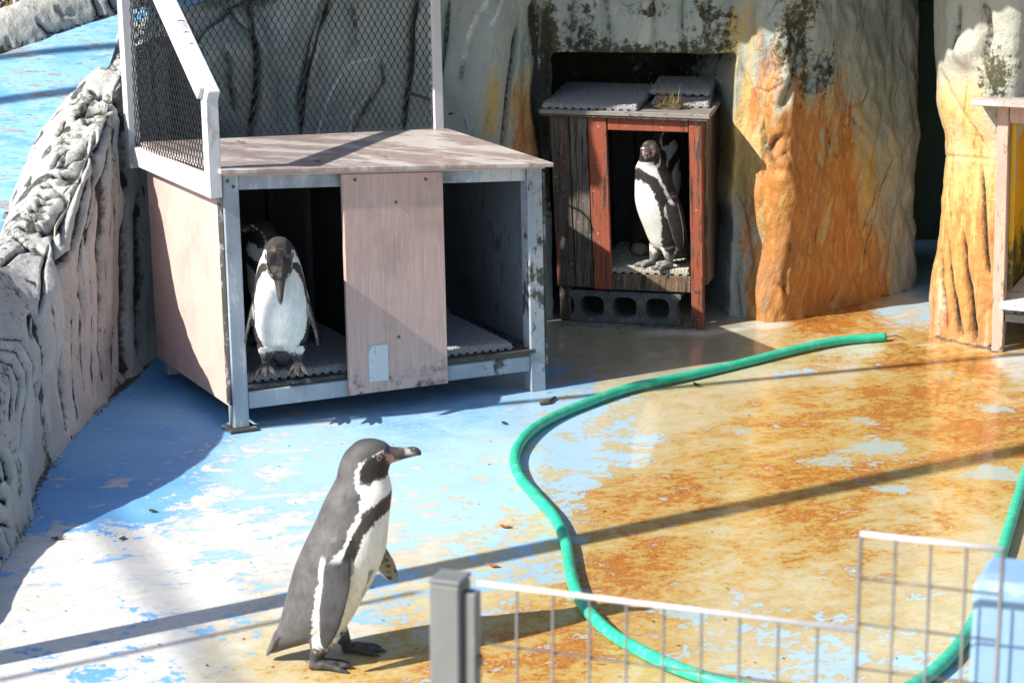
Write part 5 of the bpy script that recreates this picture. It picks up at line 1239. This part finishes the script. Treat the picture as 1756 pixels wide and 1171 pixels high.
    if head_pitch or head_yaw:
        hw = sstep(neck[0], neck[1], pts[:, 2]); pv = np.array([c6(*npv)[0], 0, c6(*npv)[1]])
        out = pts.copy()
        for lo in (0,):
            a = hw * head_yaw; q = pts - pv
            X1 = q[:, 0] * np.cos(a) - q[:, 1] * np.sin(a); Y1 = q[:, 0] * np.sin(a) + q[:, 1] * np.cos(a); Z1 = q[:, 2]
            a = hw * head_pitch; hx, hy = np.cos(hw * head_yaw), np.sin(hw * head_yaw)
            fwd = X1 * hx + Y1 * hy; lat = -X1 * hy + Y1 * hx
            f2 = fwd * np.cos(a) + Z1 * np.sin(a); Z2 = -fwd * np.sin(a) + Z1 * np.cos(a)
            out = np.stack([f2 * hx - lat * hy, f2 * hy + lat * hx, Z2], -1) + pv
        pts = out
    a = wt * tilt; q = pts - piv
    pts = np.stack([q[:, 0] * np.cos(a) - q[:, 2] * np.sin(a), q[:, 1], q[:, 0] * np.sin(a) + q[:, 2] * np.cos(a)], -1) + piv
    if roll:
        a = roll * sstep(.05, .3, pts[:, 2]); q = pts - piv
        pts = np.stack([q[:, 0], q[:, 1] * np.cos(a) - q[:, 2] * np.sin(a), q[:, 1] * np.sin(a) + q[:, 2] * np.cos(a)], -1) + piv
    if drop: pts[:, 2] -= drop * sstep(.03, .27, pts[:, 2])
    pts[:, 1] *= slim
    pts *= scale
    pts[:, 2] -= pts[:nV, 2].min()
    cy, sy = math.cos(yaw), math.sin(yaw)
    pts = np.stack([pts[:, 0] * cy - pts[:, 1] * sy, pts[:, 0] * sy + pts[:, 1] * cy, pts[:, 2]], -1)
    res.vertices.foreach_set('co', pts[:nV].astype(np.float32).ravel()); res.update()
    at = res.attributes.new('feather', 'FLOAT_COLOR', 'POINT'); at.data.foreach_set('color', np.clip(np.hstack([col, np.ones((nV, 1))]), 0, 1).astype(np.float32).ravel())
    res.polygons.foreach_set('use_smooth', np.ones(len(res.polygons), bool)); res.materials.clear()
    o = link('penguin', res, M['bird']); o.location = Vector([float(c) for c in loc]); tag(o, label, 'penguin', 'penguins in the enclosure')
    cen = pts[:nV][hdw := (V[:, 2] > .5)].mean(0)
    for e in pts[-2:]:
        m = MB(); c = e + (cen - e) / np.linalg.norm(cen - e) * .0018
        m2 = ell(tuple(c), (.0046, .0046, .0046), 14, 10); me2 = bpy.data.meshes.new('eye'); me2.from_pydata(m2.v, [], m2.f); me2.polygons.foreach_set('use_smooth', [True] * len(me2.polygons)); link('eye', me2, M['eye'], o)
    if band:
        Q = pts[nV:-2]; MB_ = MB(); MB_.rings([[tuple(p) for p in Q[:nb_]], [tuple(p) for p in Q[nb_:]]], False)
        me3 = bpy.data.meshes.new('wing_band'); me3.from_pydata(MB_.v, [], MB_.f); link('wing_band', me3, M[band[1]], o)
    return o

fp = (G(581, 1141) + G(611, 1114)) / 2
make_penguin('grey backed penguin standing in profile on the open floor, facing right', (fp[0] - .022, fp[1] - .02, 0), 0.0, fl=((-.04, .15), (.66, .36)), feet=((-.058, -.025), (.055, .05)), scale=1.01, seed=1)
bp = G(484, 650, .185)
make_penguin('white bellied penguin with bowed head in the left opening of the pink box', bp, R(-84), tilt=R(17), head_pitch=R(88), fl=((-.1, .12), (-.1, .12)), feet=((-.055, .0), (.055, .01)), scale=1.06, seed=4, brown=.8, drop=.088, neck=(.40, .54), npv=(500, 330), band=(0, 'yellow_band'), flank=.010, slim=.95, foot=(.05, .048, .05))
bq = B.P(.315, .44, .182)
make_penguin('shadowed penguin at the back of the pink box, mostly hidden by the corner post', bq, R(178), tilt=R(4), seed=6, scale=.90, vox=.004, brown=.6, drop=.085)
hp = Hs.P(.392, .05, .238)
make_penguin('penguin standing at the front of the red house, head turned to the viewer', hp, R(-146), tilt=R(2), head_pitch=R(13), head_yaw=R(46), band=(1, 'post'), flank=.022, slim=.93, foot=(.17, .16, .155), fl=((-.12, .08), (-.10, .10)), feet=((-.055, .03), (.045, .0)), scale=.90, seed=9, brown=.9)
hq = Hs.P(.36, .42, .225)
make_penguin('penguin in the dark behind the other one in the red house', hq, R(10), tilt=R(12), seed=12, scale=.90, vox=.004, brown=.7)

# ------------------------------------------------------------------ visitor fence in the foreground
def make_front_fence():
    # the fence plane: from the post away to the lower right of the picture
    A = atY(825, 1000, 3.12); ztop = A[2]
    d = ray(1470, 1080); t = (ztop - H) / d[2]; Bp = C0 + d * t
    u = Bp - A; L = np.linalg.norm(u); u /= L; v = np.array([-u[1], u[0], 0])
    def on(x, y):
        d = ray(x, y); nn = v; t = ((A - C0) @ nn) / (d @ nn); return C0 + d * t
    t = thing('wire_fence', 'low galvanised wire fence with a grey post in the foreground', 'fence', (A[0], A[1], 0))
    pz = ztop - .002
    # steel post with a channel on its right side
    p = A - u * .045
    MB().hexa([p + u * a + v * b + np.array([0, 0, z - p[2]]) for z in (0, pz) for a, b in ((-.026, -.022), (.020, -.022), (.020, .026), (-.026, .026))]).build('post', M['post'], t, .003)
    MB().hexa([p + u * a + v * b + np.array([0, 0, z - p[2]]) for z in (0, pz - .012) for a, b in ((.0205, -.010), (.040, -.010), (.040, .014), (.0205, .014))]).build('channel', M['post'], t, .002)
    MB().hexa([p + u * a + v * b + np.array([0, 0, z - p[2]]) for z in (pz + .001, pz + .008) for a, b in ((-.027, -.023), (.021, -.023), (.021, .027), (-.027, .027))]).build('post_cap', M['post'], t, .002)
    MB().hexa([p + u * a + v * b + np.array([0, 0, z - p[2]]) for z in (pz - .125, pz - .108) for a, b in ((.0405, -.006), (.044, -.006), (.044, .010), (.0405, .010))]).build('clip', M['screw'], t, .001)
    S1 = on(1476, 915); zt2 = S1[2]; E = on(1720, 945); LE = (E - A) @ u; LS = (S1 - A) @ u
    def bar_(name, p, q, r): MB().tube([p, q], r, 8).build(name, M['top_wire' if name == 'top_wire' else 'wire'], t, 0, True)
    at = lambda s, z: A + u * s + np.array([0, 0, z - A[2]])
    bar_('top_wire', at(-.005, ztop), at(LS, ztop), .0040); bar_('top_wire', at(LS, zt2), at(LE, zt2), .0040)
    n = 10
    for i in range(1, n + 1):
        s = LS * i / n if i < n else LS
        bar_('wire', at(s, 0.05), at(s, ztop if i < n else zt2), .0020 if i < n else .0030)
    k = 4
    for i in range(1, k + 1):
        s = LS + (LE - LS) * i / k; bar_('wire', at(s, .05), at(s, zt2), .0020 if i < k else .0032)
    for j in range(1, 9):
        bar_('cross_wire', at(0, ztop - .092 * j) + v * .005, at(LS, ztop - .092 * j) + v * .005, .0018)
    z = zt2
    for j in range(1, 14):
        z -= .064; bar_('cross_wire', at(LS, z) + v * .005, at(LE, z) + v * .005, .0016)
    # pale blue block behind the fence
    Q = on(1668, 995); Q = atY(1668, 995, Q[1] + .12); top = Q[2]
    bt = thing('blue_plinth', 'pale blue painted plinth behind the wire fence at lower right', 'plinth', (Q[0], Q[1], 0))
    uu = np.array([.93, -.37, 0]); vv = np.array([.37, .93, 0])
    f = Frame((Q[0], Q[1], 0), uu, (1, 1, 1, 1), .4, .3, 0)
    f.part('body', M['blue_block'], bt, 0, .4, 0, .12, 0, top, bevel=.010)
make_front_fence()

# ------------------------------------------------------------------ net pole and cable beside the enclosure (their shadows cross the floor)
q = G(0, 1127); dxy = np.array([math.cos(SUN_AZ), math.sin(SUN_AZ)]); pb2 = q[:2] - dxy * .62
pt = thing('net_pole', 'tall grey steel pole standing left of the enclosure', 'pole', (pb2[0], pb2[1], 0))
MB().tube([(pb2[0], pb2[1], 0), (pb2[0], pb2[1], 4.6)], .05, 16).build('shaft', M['pole'], pt, 0, True)
MB().tube([(pb2[0], pb2[1], 4.6), (pb2[0], pb2[1], 4.66)], [.058, .03], 16).build('cap', M['pole'], pt)
def cable(pxa, pxb, z, r, label):
    L = z / math.tan(SUN_EL); off = np.array([dxy[0] * L, dxy[1] * L, -z])
    a, b = G(*pxa) - off, G(*pxb) - off; e = b - a
    return tag(MB().tube([a - e * .6, b + e * .5], r, 10).build('cable', M['pole']), label, 'cable')
cable((790, 699), (1600, 622), 2.6, .021, 'taut grey steel cable high over the left of the enclosure')
cable((170, 872), (345, 1115), 6.2, .019, 'added thick grey rope out of view, casting the soft diagonal floor shadow')  # rope added overhead to throw the blurred diagonal shadow
cable((0, 1165), (490, 1062), 2.3, .012, 'thin taut steel cable above the left rock ridge')

def shadow_bar(a, b, L, r, label):  # bars added out of view for the shadow bands on the ramp
    off = np.array(LD) * L; a = np.array(a) - off; b = np.array(b) - off; e = b - a
    return tag(MB().tube([a - e * .8, b + e * .3], r, 10).build('cable', M['pole']), label, 'cable')
shadow_bar(ramp_hit(0, 176), ramp_hit(170, 150), 3.6, .035, 'added grey bar out of view, shading the blue ramp, the lower of two')
shadow_bar(ramp_hit(0, 100), ramp_hit(200, 78), 3.9, .03, 'added grey bar out of view, shading the blue ramp, the upper of two')
